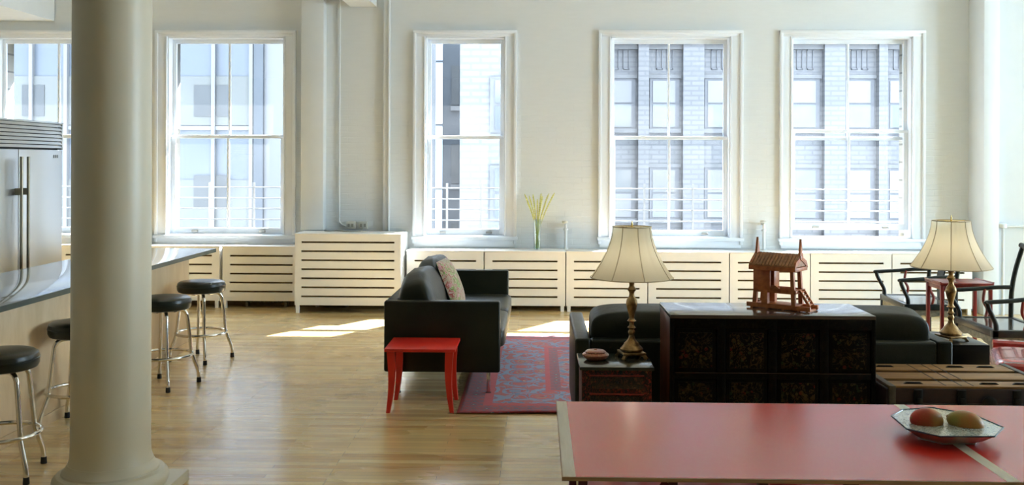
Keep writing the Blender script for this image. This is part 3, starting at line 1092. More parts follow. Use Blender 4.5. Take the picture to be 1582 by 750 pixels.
sofa('sofa', 'black leather box-framed sofa on chrome legs by the small red table', -1.13, -0.27, 7.15, 9.30, '+X', 0.0105, 0, 2, 0)
sofa('sofa', 'black leather sofa with its back to the painted chest', 0.225, 2.41, 5.68, 6.70, '+Y', 0.0005, 0, 2, 0)

M = Matrix.Translation((-0.735, 8.25, 0.705)) @ Matrix.Rotation(math.radians(-6), 4, 'Z') @ Matrix.Rotation(math.radians(-22), 4, 'Y')


def ppf(p):
    p = p.copy()
    e = max(abs(p.y), abs(p.z)) / 0.22
    p.x *= max(0.06, (1 - e ** 2.6)) ** 0.6
    return p


pr = thing('throw_pillow', 'floral tapestry throw pillow leaning on the sofa back cushion', 'pillow', (-0.735, 8.25, 0.5))
m = MB()
NB = 22
for side in (1,):
    vs = [[m.bm.verts.new(M @ Vector((side * 0.075 * ((1 - (abs(i / NB * 2 - 1)) ** 2.6) * (1 - (abs(j / NB * 2 - 1)) ** 2.6)) ** .55 + .002, (i / NB - .5) * .44, (j / NB - .5) * .44)) ) for j in range(NB + 1)] for i in range(NB + 1)]
    for i in range(NB):
        for j in range(NB):
            m.bm.faces.new((vs[i][j], vs[i + 1][j], vs[i + 1][j + 1], vs[i][j + 1]))
m.build('front_cover', tapestry, pr)
m = MB()
vs = [[m.bm.verts.new(M @ Vector((-0.06 * ((1 - (abs(i / NB * 2 - 1)) ** 2.6) * (1 - (abs(j / NB * 2 - 1)) ** 2.6)) ** .55 + .002, (i / NB - .5) * .44, (j / NB - .5) * .44))) for j in range(NB + 1)] for i in range(NB + 1)]
for i in range(NB):
    for j in range(NB):
        m.bm.faces.new((vs[i][j], vs[i + 1][j], vs[i + 1][j + 1], vs[i][j + 1]))
m.build('back_cover', darkcloth, pr)

# ------------------------------------------------------------------ small red side table
r = thing('side_table', 'small bright red table with flared legs beside the sofa', 'side table', (-0.81, 6.92, 0))
MB().box(-1.055, 6.695, 0.428, -0.562, 7.14, 0.45, 0.003).build('tabletop', redp, r)
m = MB()
m.box(-1.035, 6.712, 0.425, -0.582, 6.73, 0.4285)
m.build('apron', redp, r)
for sx, cx0 in ((-1, -1.040), (1, -0.577)):
    for sy, cy0 in ((-1, 6.712), (1, 7.125)):
        # sabre leg : wide at the top, curving outward to the foot
        prof = []
        N = 12
        inner, outer = [], []
        for k in range(N + 1):
            u = k / N                       # 0 top .. 1 foot
            z = 0.428 * (1 - u)
            out = -0.012 * math.sin(u * PI) + 0.004 * u ** 3
            wid = 0.105 * (1 - u) ** 1.3 + 0.040 * u ** 0.4 * (1 - 0.1 * u) if u < 1 else 0.036
            wid = 0.056 - 0.030 * u ** 1.2
            outer.append((cx0 + sx * out, z))
            inner.append((cx0 + sx * (out - wid), z))
        poly = outer + inner[::-1]
        y = cy0
        MB().prism(poly, y, y - sy * 0.042, 'Y').build('leg', redp, r)

# ------------------------------------------------------------------ end table 1 (painted cabinet)
r = thing('side_cabinet', 'small lacquered cabinet painted with red flowers under the left lamp', 'cabinet', (0.42, 5.3, 0))
X0, X1, Y0, Y1, ZT = 0.235, 0.612, 5.12, 5.49, 0.67
MB().box(X0 + .005, Y0 + .012, 0.06, X1 - .005, Y1 - .005, ZT - .018, 0.002).build('body', cabpaint, r)
MB().box(X0 - .008, Y0 - .006, ZT - .018, X1 + .008, Y1, ZT, 0.004).build('top', cabtop, r)
d = MB().box(X0 + .05, Y0 + .002, 0.555, X1 - .05, Y0 + .014, 0.615, 0.003).build('drawer', cabdark, r)
MB().lathe([(0.008, 0), (0.009, 0.008), (0.004, 0.012)], (0.423, Y0 + .001, 0.583), 12).build('knob', iron, d)
m = MB()
m.box(X0 + .045, Y0 + .004, 0.523, X1 - .045, Y0 + .014, 0.530)
m.box(X0 + .045, Y0 + .004, 0.620, X1 - .045, Y0 + .014, 0.626)
m.build('moulding', redwood, r)
for a, b in ((X0 + .05, 0.421), (0.426, X1 - .05)):
    d = MB().box(a, Y0 + .004, 0.12, b, Y0 + .014, 0.515, 0.003).build('door', cabdark, r)
    MB().box(a + .02, Y0 + .002, 0.15, b - .02, Y0 + .0045, 0.49).build('door_panel', cabpaint, d)
for x in (X0 + .02, X1 - .05):
    for y in (Y0 + .02, Y1 - .05):
        MB().box(x, y, 0, x + .03, y + .03, .061).build('foot', cabdark, r)

# round lidded box on it
r = thing('lidded_box', 'round carved red-brown lidded box beside the left lamp', 'box', (0.322, 5.31, 0.67))
MB().lathe([(0.045, 0.0), (0.05, 0.003), (0.060, 0.010), (0.068, 0.018), (0.070, 0.024)], (0.322, 5.31, 0.67), 40).build('body', boxm, r)
MB().lathe([(0.072, 0.024), (0.073, 0.030), (0.067, 0.036), (0.056, 0.040), (0.057, 0.045), (0.050, 0.051), (0.030, 0.054), (0.020, 0.053), (0.010, 0.055), (0.008, 0.059), (0.002, 0.060)], (0.322, 5.31, 0.67), 40).build('lid', boxm, r)

# ------------------------------------------------------------------ table lamps
def make_lamp(label):
    r = thing('table_lamp', label, 'table lamp', (0, 0, 0), 'brass table lamps with cream bell shades')
    k = 1 / 284.6
    prof = [(14, 549), (18, 545.5), (18.2, 543), (16.5, 541), (14, 538.5), (12.5, 537), (12, 535), (8, 531), (5.5, 528), (4.2, 523), (4, 521.5), (5.6, 518.5), (5.4, 516), (4, 513.5), (4.2, 512), (6.4, 510), (4.6, 508), (3.6, 506), (3.6, 502), (4.5, 501), (7.2, 499.5), (5, 497.5), (4, 495), (4.6, 490), (7.0, 482), (8.6, 475), (8.9, 471), (8.0, 466), (5.4, 462.5), (4.2, 460), (3.8, 457), (4.4, 454), (6.6, 451), (6.8, 449.5), (4.6, 446.5), (3.8, 444), (4.2, 440), (6.0, 437), (6.2, 434.5), (3, 434), (2.5, 420)]
    MB().lathe([(a * k, (557 - y) * k) for a, y in prof], n=40).build('stem', brass, r)
    hb = 18.5 * k
    m = MB().box(-hb, -hb, 0.022, hb, hb, 0.034, 0.004)
    m.box(-hb * .88, -hb * .88, 0.018, hb * .88, hb * .88, 0.0225, 0.002)
    m.build('base', brass, r)
    for sx in (-1, 1):
        for sy in (-1, 1):
            x, y = sx * hb * .86, sy * hb * .86
            M = Matrix.Translation((x, y, 0)) @ Matrix.Rotation(math.atan2(sy, sx), 4, 'Z')
            MB().prism([(-.018, .022), (.006, .022), (.012, .012), (.020, .006), (.020, 0), (.002, 0), (-.002, .010), (-.018, .014)], -.009, .009, 'Y', M=M).build('foot', brass, r)
    # shade : bell with eight gores
    z0, z1 = 0.442, 0.722

    def rad(u):     # u 0 bottom .. 1 top
        return 0.230 * (1 - u) ** 1.75 + 0.108 * (1 - (1 - u) ** 1.75)
    n = 96
    rings = []
    for j in range(25):
        u = j / 24
        R_ = rad(u)
        rings.append([(R_ * (1 - .030 * (1 - abs(math.cos(4 * 2 * PI * i / n)) ** .7)) * math.cos(2 * PI * i / n), R_ * (1 - .030 * (1 - abs(math.cos(4 * 2 * PI * i / n)) ** .7)) * math.sin(2 * PI * i / n), z0 + (z1 - z0) * u) for i in range(n)])
    sh = MB().rings(rings, True, False).build('lamp_shade', shadem, r)
    for q in range(8):
        a = q * PI / 4
        MB().tube([(rad(j / 14) * 1.003 * math.cos(a), rad(j / 14) * 1.003 * math.sin(a), z0 + (z1 - z0) * j / 14) for j in range(15)], 0.0022, 6).build('rib', piping, sh)
    for R_, z in ((rad(0) * .988, z0), (rad(1) * .988, z1)):
        MB().tube([(R_ * math.cos(2 * PI * i / 48), R_ * math.sin(2 * PI * i / 48), z) for i in range(48)], 0.003, 6, True).build('shade_trim', piping, sh)
    hp = MB()
    hp.tube(smoothpath([(0, 0, 0.44), (0.055, 0, 0.50), (0.06, 0, 0.62), (0, 0, 0.722)], 5), 0.002, 6)
    hp.tube(smoothpath([(0, 0, 0.44), (-0.055, 0, 0.50), (-0.06, 0, 0.62), (0, 0, 0.722)], 5), 0.002, 6)
    for a in (0, PI / 2, PI, -PI / 2):
        hp.tube([(0, 0, 0.722), (0.107 * math.cos(a), 0.107 * math.sin(a), 0.72)], 0.0018, 6)
    hp.build('harp', gold, r)
    MB().lathe([(0.02, 0.43), (0.024, 0.47), (0.03, 0.52), (0.02, 0.56), (0.003, 0.57)], n=20).build('bulb', bulbm, r)
    MB().lathe([(0.004, 0.722), (0.007, 0.726), (0.004, 0.732), (0.0055, 0.738), (0.003, 0.748), (0.0015, 0.756)], n=14).build('finial', gold, r)
    return r


lamp = make_lamp('brass table lamp with cream bell shade on the floral side cabinet')
lamp.location = (0.525, 5.385, 0.67)
lamp.rotation_euler = (0, 0, math.radians(12))
dup(lamp, (2.50, 5.93, 0.68), math.radians(22), 'brass table lamp with cream bell shade at right in front of the dark armchairs')

# end table 2
r = thing('end_table', 'plain black end table under the right lamp behind the trunk', 'end table', (2.55, 6.0, 0))
MB().box(2.425, 5.78, 0.53, 2.665, 6.24, 0.68, 0.004).build('top', darkwood, r)
for x in (2.43, 2.625):
    for y in (5.79, 6.195):
        MB().box(x, y, 0, x + .035, y + .035, .53).build('leg', darkwood, r)

# ------------------------------------------------------------------ painted chest
r = thing('painted_chest', 'large dark lacquered chest with eight painted door panels', 'chest', (1.24, 5.3, 0))
X0, X1, Y0, Y1, ZT = 0.70, 1.77, 5.11, 5.55, 0.95
m = MB()
m.box(X0 + .014, Y0 + .03, 0.08, X1 - .014, Y1, ZT - .02)
m.build('body', chestframe, r)
MB().box(X0 + .002, Y0 + .02, 0.0, X0 + .015, Y1, ZT - .02, .002).build('side_panel', chestside, r)
MB().box(X1 - .015, Y0 + .02, 0.0, X1 - .002, Y1, ZT - .02, .002).build('side_panel', chestside, r)
MB().box(X0, Y0, ZT - .02, X1, Y1 + .01, ZT, 0.003).build('top', chesttop, r)
m = MB()
cols = 4
pw = (X1 - X0) / cols
zr = [(ZT - .30, ZT - .075), (ZT - .58, ZT - .335), (ZT - .86, ZT - .615)]
for k in range(cols + 1):
    x = X0 + pw * k
    m.box(max(X0, x - .022), Y0 + .004, 0.0, min(X1, x + .022), Y0 + .03, ZT - .02, 0.002)
for z0, z1 in [(ZT - .075, ZT - .02), (ZT - .335, ZT - .30), (ZT - .615, ZT - .58), (0.04, ZT - .86)]:
    m.box(X0, Y0 + .005, z0, X1, Y0 + .0295, z1, 0.002)
m.build('face_frame', chestframe, r)
for row, (z0, z1) in enumerate(zr[:2]):
    for k in range(cols):
        x0, x1 = X0 + pw * k + .026, X0 + pw * (k + 1) - .026
        d = MB().box(x0, Y0 + .012, z0, x1, Y0 + .0295, z1, 0.003).build('door', chestframe, r)
        MB().box(x0 + .02, Y0 + .0095, z0 + .02, x1 - .02, Y0 + .013, z1 - .02, .001).build('painted_panel', chestpanel, d)
for z0, z1 in zr[:2]:
    m = MB()
    m.box(X0 + .025, Y0 + .003, z0 - .006, X1 - .025, Y0 + .006, z0 - .003)
    m.build('gilt_line', simple('faded_gilt', (0.07, 0.03, 0.015), 0.4), r)

# ------------------------------------------------------------------ wooden model house
tl_ = Vector((1.163, 5.42, 0.95))
ang = math.atan2(5.203 - 5.42, 1.452 - 1.163)
r = thing('model_house', 'terracotta wooden model of a raised house with spired roof and ladder', 'figurine', tuple(tl_))
r.rotation_euler = (0, 0, 0)
M = Matrix.Translation(tl_) @ Matrix.Rotation(ang, 4, 'Z')
W = 0.125


def tbox(m, x0, y0, z0, x1, y1, z1, b=.001):
    m.box(x0, y0, z0, x1, y1, z1, b, M=M)


m = MB()
tbox(m, 0, 0, 0.004, .362, .016, .028)
tbox(m, 0, W - .016, 0.004, .362, W, .028)
for x in (0.03, .12, .21, .30, .345):
    tbox(m, x - .008, 0, 0, x + .008, W, .010)
tbox(m, .05, .0, .020, .28, W, .0285)
m.build('sledge_base', toyw, r)


def post(mb, xb, yb, xt, yt, w, z0, z1):
    mb.prism([(xb - w, z0), (xb + w, z0), (xt + w * .8, z1), (xt - w * .8, z1)], yb - w * .8, yb + w * .8, 'Y', M=M)


for (xb, xt) in ((.045, .058), (.268, .258)):
    for y in (.012, W - .012):
        post(MB_ := MB(), xb, y, xt, y, .0115, .028, .215)
        MB_.build('post', toyw, r)
for y in (.012, W - .012):
    post(MB_ := MB(), .105, y, .108, y, .018, .028, .10)
    MB_.build('post', toyw, r)
m = MB()
tbox(m, .050, .004, .088, .278, .018, .114)
tbox(m, .050, W - .018, .088, .278, W - .004, .114)
tbox(m, .050, .004, .098, .278, W - .004, .108)
tbox(m, .270, -.004, .092, .286, W + .004, .110)
m.build('upper_floor', toyw, r)
m = MB()
tbox(m, .040, .0, .098, .138, .010, .212)
tbox(m, .040, W - .010, .098, .138, W, .212)
tbox(m, .040, .005, .098, .050, W - .005, .212)
tbox(m, .130, W * .45, .108, .138, W - .005, .212)
m.build('cabin_wall', toyw, r)
m = MB()
m.prism([(.136, .108), (.190, .108), (.178, .122), (.165, .130), (.148, .128)], .004, .016, 'Y', M=M)
tbox(m, .19, .006, .114, .255, .014, .122)
m.build('railing', toyw, r)
# eaves, roof slopes with shingle rows, ridge, gables, spires
m = MB()
tbox(m, .022, -.022, .212, .290, -.008, .236)
tbox(m, .022, W + .008, .212, .290, W + .022, .236)
tbox(m, .022, -.020, .212, .034, W + .020, .232)
tbox(m, .278, -.020, .212, .290, W + .020, .232)
m.build('eaves', toyw, r)
m = MB()
for s_ in (1, -1):
    for row in range(3):
        t0 = row / 3
        for q in range(14):
            x = .026 + q * .0188
            if s_ == 1:
                ya = -.026 + t0 * .072
                yb = ya + .03
            else:
                ya = W + .026 - t0 * .072
                yb = ya - .03
            z = .236 + t0 * .052
            pts = [Vector((x, ya, z)), Vector((x + .015, ya, z)), Vector((x + .015, yb, z + .024)), Vector((x, yb, z + .024))]
            m.rings([[M @ p for p in pts], [M @ (p + Vector((0, 0, .008))) for p in pts]])
m.prism([(-.020, .236), (W + .020, .236), (W / 2 + .008, .292), (W / 2 - .008, .292)], .026, .286, 'X', M=M)
m.build('shingle_roof', toytile, r)
m = MB()
tbox(m, .030, W / 2 - .018, .270, .294, W / 2 + .018, .296, .004)
m.build('ridge', toyw, r)
for x in (.036, .284):
    m = MB()
    m.prism([(-.03, .225), (-.012, .262), (W / 2 - .022, .285), (W / 2 - .016, .31), (W / 2, .385), (W / 2 + .016, .31), (W / 2 + .022, .285), (W + .012, .262), (W + .03, .225), (W - .01, .245), (W / 2, .272), (.01, .245)], x - .006, x + .006, 'X', M=M)
    m.build('spired_gable', toyw, r)
m = MB()
for y in (.035, .09):
    m.prism([(.284, .108), (.296, .112), (.352, .030), (.340, .024)], y - .004, y + .004, 'Y', M=M)
for k in range(5):
    u = (k + .5) / 5
    x, z = .288 + .056 * u, .108 - .082 * u
    tbox(m, x - .006, .032, z - .002, x + .006, .093, z + .003)
m.build('ladder', toyw, r)

# ------------------------------------------------------------------ trunk
r = thing('trunk', 'old flat-top trunk with wooden slats beside the painted chest', 'trunk', (2.25, 5.35, 0))
X0, X1, Y0, Y1, ZT = 1.80, 2.69, 5.05, 5.63, 0.588
MB().box(X0, Y0, 0.03, X1, Y1, ZT, 0.008).build('body', trunkbody, r)
for (a, b) in ((Y0 + .008, Y0 + .125), (Y0 + .185, Y0 + .335), (Y0 + .395, Y0 + .560)):
    MB().box(X0 + .03, a, ZT - .002, X1 - .03, b, ZT + .012, 0.003).build('slat', trunkslat, r)
for z in (0.47, 0.20):
    MB().box(X0 + .03, Y0 - .012, z, X1 - .03, Y0 + .001, z + .045, 0.003).build('slat', trunkbody, r)
for x in (X0 + .012, X1 - .045):
    m = MB()
    m.box(x, Y0 - .014, ZT - .004, x + .034, Y1, ZT + .016, .003)
    m.box(x, Y0 - .014, .03, x + .034, Y0 + .001, ZT, .003)
    m.build('edge_band', trimiron, r)
m = MB()
for y in (Y0 + .06, Y0 + .475):
    for x in (X0 + .16, X0 + .55, X0 + .72):
        m.prism([(x - .05, .0), (x - .035, .010), (x + .035, .010), (x + .055, .0)], y - .006, y + .006, 'Z' if False else 'Y', M=Matrix.Translation((0, 0, ZT + .011)))
m.build('slat_clamp', iron, r)
for x in (X0 + .31, X0 + .39, X0 + .45):
    MB().box(x, Y0 + .02, ZT + .0125, x + .006, Y1 - .02, ZT + .0135).build('strap', iron, r)
for x in (X0 + .16, X0 + .38, X0 + .66):
    m = MB()
    m.box(x - .022, Y0 - .018, ZT - .11, x + .022, Y0 - .008, ZT - .002, .003)
    m.box(x - .014, Y0 - .026, ZT - .085, x + .014, Y0 - .016, ZT - .045, .003)
    m.build('latch', iron, r)
m = MB()
m.lathe([(0.001, 0), (0.036, 0), (0.038, .006), (0.030, .010), (0.012, .012)], (0, 0, 0), 28)
for v in m.bm.verts:
    v.co = Vector((X0 + .52 + v.co.x, Y0 - .012 - v.co.z, ZT - .07 + v.co.y))
m.build('lock_plate', iron, r)

# ------------------------------------------------------------------ dark armchairs (facing -X)
def armchair(label, loc, rz=0):
    r = thing('armchair', label, 'armchair', (0, 0, 0), 'dark lacquered wooden armchairs')
    D, Wd, Z = 0.47, 0.70, 0.50            # depth (x), width (y), seat height
    h = Wd / 2
    m = MB()
    m.box(0, -h, Z - .055, .05, h, Z, .006)
    m.box(D - .05, -h, Z - .055, D, h, Z, .006)
    m.box(0, -h, Z - .055, D, -h + .05, Z - .001, .006)
    m.box(0, h - .05, Z - .055, D, h, Z - .001, .006)
    m.build('seat_frame', greenwood, r)
    MB().box(.03, -h + .03, Z - .03, D - .03, h - .03, Z - .006).build('seat', seatpanel, r)
    # carved aprons
    for s_ in (0, 1):
        poly = [(-h + .04, Z - .05), (h - .04, Z - .05), (h - .04, Z - .20), (h - .07, Z - .17), (h - .10, Z - .12), (h - .17, Z - .115), (h - .22, Z - .10), (0, Z - .115), (-h + .22, Z - .10), (-h + .17, Z - .115), (-h + .10, Z - .12), (-h + .07, Z - .17), (-h + .04, Z - .20)]
        if s_ == 0:
            MB().prism(poly, .012, .026, 'X').build('apron', apronm, r)
        else:
            sc = (D - .08) / (Wd - .08)
            MB().prism([(D / 2 + p * sc, q) for p, q in poly], -h + .012, -h + .026, 'Y').build('apron', apronm, r)
    for x in (.022, D - .022):
        for y in (-h + .022, h - .022):
            MB().box(x - .02, y - .02, 0, x + .02, y + .02, Z - .05, .004).build('leg', greenwood, r)
    m = MB()
    m.box(.01, -h + .03, .09, .035, h - .03, .125)
    m.box(.03, -h + .01, .13, D - .03, -h + .032, .16)
    m.box(.03, h - .032, .13, D - .03, h - .01, .16)
    m.build('stretcher', greenwood, r)
    # arms
    for s_ in (-1, 1):
        y = s_ * (h - .022)
        MB().tube(smoothpath([(.035, y, Z - .01), (.03, y, Z + .05), (-.005, y + s_ * .01, Z + .12), (-.028, y + s_ * .015, Z + .17), (-.035, y + s_ * .015, Z + .205)], 5), [0.019] * 5 + [0.0175] * 16, 12).build('arm_post', greenwood, r)
        MB().tube(smoothpath([(-.05, y + s_ * .02, Z + .205), (-.03, y + s_ * .018, Z + .21), (.15, y + s_ * .012, Z + .222), (.32, y, Z + .238), (D - .01, y, Z + .24)], 6), [0.015] + [0.017] * 24, 12).build('arm_rail', greenwood, r)
        MB().tube(smoothpath([(.24, y, Z - .01), (.255, y, Z + .06), (.225, y, Z + .13), (.235, y, Z + .225)], 5), 0.012, 10).build('arm_spindle', redwood, r)
        MB().tube(smoothpath([(D - .025, y, Z - .02), (D - .02, y, Z + .20), (D + .01, y, Z + .38), (D + .065, y * .985, Z + .57)], 6), [0.019] * 19, 12).build('back_post', greenwood, r)
    MB().tube(smoothpath([(D + .06, -h - .005, Z + .585), (D + .065, -h + .05, Z + .575), (D + .06, -.16, Z + .545), (D + .07, 0, Z + .60), (D + .06, .16, Z + .545), (D + .065, h - .05, Z + .575), (D + .06, h + .005, Z + .585)], 6), [0.012] + [0.021] * 35 + [0.012], 12).build('crest_rail', greenwood, r)
    m = MB()
    sp = smoothpath([(D - .03, 0, Z), (D - .035, 0, Z + .2), (D + .01, 0, Z + .38), (D + .065, 0, Z + .585)], 6)
    m.rings([[(p.x - .006, -.075, p.z), (p.x + .006, -.075, p.z), (p.x + .006, .075, p.z), (p.x - .006, .075, p.z)] for p in sp])
    m.build('splat', greenwood, r)
    r.location = loc
    r.rotation_euler = (0, 0, rz)
    return r


a1 = armchair('dark wooden armchair with scrolled arms farther back, left of the small red table', (3.27, 9.03, 0), math.radians(-2))
dup(a1, (3.41, 7.69, 0), math.radians(-1), 'dark wooden armchair nearest the right edge, its curved back rail showing')

# small red table between them
r = thing('tea_table', 'small dark red wooden table between the two dark armchairs', 'side table', (3.55, 8.28, 0))
X0, X1, Y0, Y1, ZT = 3.335, 3.775, 8.115, 8.445, 0.757
m = MB()
m.box(X0, Y0, ZT - .022, X1, Y1, ZT, .003)
for x in (X0, X1 - .016):
    m.prism([(x, ZT), (x + .016, ZT), (x + (.004 if x == X0 else .018), ZT + .010), (x - (.006 if x == X0 else -.006), ZT + .010)], Y0, Y1, 'Y')
m.build('tabletop', redwood, r)
m = MB()
m.box(X0 + .03, Y0 + .015, ZT - .06, X1 - .03, Y0 + .03, ZT - .02, .002)
m.box(X0 + .03, Y1 - .03, ZT - .06, X1 - .03, Y1 - .015, ZT - .02, .002)
m.box(X0 + .015, Y0 + .03, ZT - .06, X0 + .03, Y1 - .03, ZT - .02, .002)
m.box(X1 - .03, Y0 + .03, ZT - .06, X1 - .015, Y1 - .03, ZT - .02, .002)
m.build('apron', redwood, r)
for x in (X0 + .022, X1 - .022):
    for y in (Y0 + .022, Y1 - .022):
        MB().box(x - .014, y - .014, 0, x + .014, y + .014, ZT - .02, .003).build('leg', redwood, r)
m = MB()
m.box(X0 + .022, Y0 + .015, .16, X1 - .022, Y1 - .015, .175)
m.build('shelf', redwood, r)

# pale drum stool
r = thing('drum_stool', 'low pale round stool partly hidden behind the right lamp base', 'stool', (3.27, 7.60, 0))
MB().lathe([(0.07, 0), (0.085, .01), (0.10, .12), (0.105, .2), (0.10, .28), (0.088, .335), (0.085, .345)], (3.20, 7.62, 0), 32).build('body', palem, r)
MB().lathe([(0.08, .345), (0.088, .347), (0.088, .357), (0.07, .362)], (3.20, 7.62, 0), 32).build('top', palem, r)

# ------------------------------------------------------------------ red leather club chair at the right edge
r = thing('club_chair', 'glossy red leather tub chair cut by the right picture edge', 'armchair', (3.36, 6.50, 0))
ca = math.atan2(-.35, .94)
M = Matrix.Translation((3.37, 6.48, 0)) @ Matrix.Rotation(ca, 4, 'Z')     # local +x towards the back
MB().pillow((-.01, 0, .405), (.66, .70, .17), (0.45, 0.30), M=M, nu=44).build('seat_cushion', redleather, r)
MB().box(-.30, -.34, .12, .30, .34, .34, .03, M=M, seg=3).build('seat_base', redleather, r)
path = []
for i in range(33):
    a = -PI * .5 + PI * i / 32
    u = abs(i / 16 - 1)
    if u > .99:
        pass
    path.append((0.02 + .36 * math.cos(a), .42 * math.sin(a), u))
pre = [(-.30 + .32 * k / 6, -.42, 1 + (6 - k) / 6) for k in range(6)]
post_ = [(-.30 + .32 * k / 6, .42, 1 + (6 - k) / 6) for k in range(6)][::-1]
allp = pre + path + post_
rings = []
for i, (x, y, u) in enumerate(allp):
    q0 = allp[max(i - 1, 0)]
    q1 = allp[min(i + 1, len(allp) - 1)]
    d = Vector((q1[0] - q0[0], q1[1] - q0[1], 0)).normalized()
    nrm = Vector((d.y, -d.x, 0))
    zt = 0.50 + 0.36 * (0.5 + 0.5 * math.cos(min(u, 1.35) / 1.35 * PI))
    th = .055
    ring = []
    for k in range(14):
        t_ = 2 * PI * k / 14
        cxx = math.copysign(abs(math.cos(t_)) ** .5, math.cos(t_)) * th
        zz = math.copysign(abs(math.sin(t_)) ** .35, math.sin(t_))
        ring.append(M @ (Vector((x, y, 0)) + nrm * cxx + Vector((0, 0, (.14 + zt) / 2 + zz * (zt - .14) / 2))))
    rings.append(ring)
MB().rings(rings).build('back_shell', redleather, r)
for x in (-.24, .24):
    for y in (-.28, .28):
        MB().lathe([(0.014, 0), (0.024, .125)], tuple(M @ Vector((x, y, 0))), 14).build('leg', darkwood, r)

# ------------------------------------------------------------------ big red table in front
r = thing('dining_table', 'long glossy red table with birch-edged top in the foreground', 'table', (1.5, 3.6, 0))
X0, X1, Y0, Y1, ZT = 0.085, 2.9, 3.085, 4.055, 0.75
MB().box(X0 + .040, Y0 + .001, ZT - .012, X1, Y1 - .001, ZT).build('tabletop', tabtop, r)
MB().box(X0, Y0, ZT - .0118, X0 + .0405, Y1, ZT + .0003).build('birch_border', birch, r)
MB().box(1.478, Y0, ZT - .0115, 1.520, Y1, ZT + .0006).build('inlay_strip', birch, r)
m = MB()
m.box(X0, Y0 - .004, ZT - .0125, X1, Y0 + .0012, ZT - .0005)
m.box(X0, Y1 - .0012, ZT - .0125, X1, Y1 + .002, ZT - .0005)
m.box(X0 - .003, Y0 - .004, ZT - .0125, X0 + .0005, Y1 + .002, ZT - .0005)
m.build('plywood_edge', plyedge, r)
# trestle truss under each long edge
for yy in (Y0 + .03, Y1 - .07):
    t_ = MB()
    t_.box(X0 + .04, yy, .30, X1 - .05, yy + .035, .335)
    k = 0
    x = X0 + .05
    while x < X1 - .1:
        xn = x + .29
        a, b = (x, xn) if k % 2 == 0 else (xn, x)
        if xn < X1 - .03:
            v0, v1 = Vector((a, yy + .0175, .335)), Vector((b, yy + .0175, ZT - .030))
            t_.tube([v0, v1], .018, 4)
        x = xn
        k += 1
    t_.build('diagonal_brace', dredp, r)
    x = X0 + .05
    while x < X1 - .03:
        MB().box(x, yy, 0.0 if True else .3, x + .03, yy + .035, ZT - .0125, .002).build('leg', dredp, r)
        x += .2875
MB().box(X0 + .08, Y0 + .09, .50, X1 - .08, Y1 - .10, .52).build('lower_shelf', redp, r)

# dish with two mangoes
cx_, cy_ = 1.503, 3.61
M = Matrix.Translation((cx_, cy_, 0.7506))
r = thing('serving_dish', 'pale octagonal glazed dish holding two mangoes on the red table', 'dish', (cx_, cy_, 0.7506))
OCT = [(-.171, .071), (-.182, -.106), (-.100, -.201), (.090, -.194), (.177, -.075), (.150, .102), (.034, .204), (-.091, .169)]


def octr(s_, z, n_=6):
    out = []
    for i in range(8):
        a, b = OCT[i], OCT[(i + 1) % 8]
        for k in range(n_):
            u = k / n_
            out.append(M @ Vector(((a[0] * (1 - u) + b[0] * u) * s_, (a[1] * (1 - u) + b[1] * u) * s_, z)))
    return out


MB().rings([octr(.62, .0), octr(.64, .006), octr(.76, .018), octr(.90, .036), octr(1.0, .048)], True, False).rings([octr(.62, .0), octr(.02, .001)], True, True).build('outer_bowl', dishout, r)
MB().rings([octr(.985, .0485), octr(.88, .038), octr(.74, .021), octr(.60, .009), octr(.3, .008), octr(.02, .008)], True, True).build('inner_bowl', dishin, r)
MB().tube(octr(.995, .0485, 3), .0030, 8, True).build('rim', dishrim, r)


def mango(label, mat, c, rz, tilt, size):
    M2 = Matrix.Rotation(rz, 4, 'Z') @ Matrix.Rotation(tilt, 4, 'Y')
    r = thing('mango', label, 'fruit', c)
    m = MB()
    rings = []
    for j in range(25):
        ph = -PI / 2 + PI * j / 24
        z = math.sin(ph)
        rr = math.cos(ph) * (1 + .10 * z)
        ring = []
        for i in range(32):
            th = 2 * PI * i / 32
            p = Vector((z * size[0], rr * math.cos(th) * size[1] + .006 * (1 - z * z) * 0, rr * math.sin(th) * size[2] - .05 * size[2] * z * z))
            ring.append(Vector(c) + M2 @ p)
        rings.append(ring)
    m.rings(rings)
    m.build('flesh', mat, r)
    e = Vector(c) + M2 @ Vector((-size[0] * .96, 0, size[2] * .12))
    MB().lathe([(0.004, -.004), (0.0045, 0.001), (0.002, 0.004)], tuple(e), 10).build('stem_scar', stemscar, r)
    return r


stemscar = simple('stem_scar_brown', (0.30, 0.17, 0.05), 0.6)
mango('red ripe mango at the left in the glazed dish', mangored, (1.424, 3.585, 0.812), math.radians(8), math.radians(4), (.060, .048, .0425))
mango('greenish orange mango at the right in the glazed dish', mangogreen, (1.556, 3.565, 0.810), math.radians(-24), math.radians(10), (.063, .045, .0405))

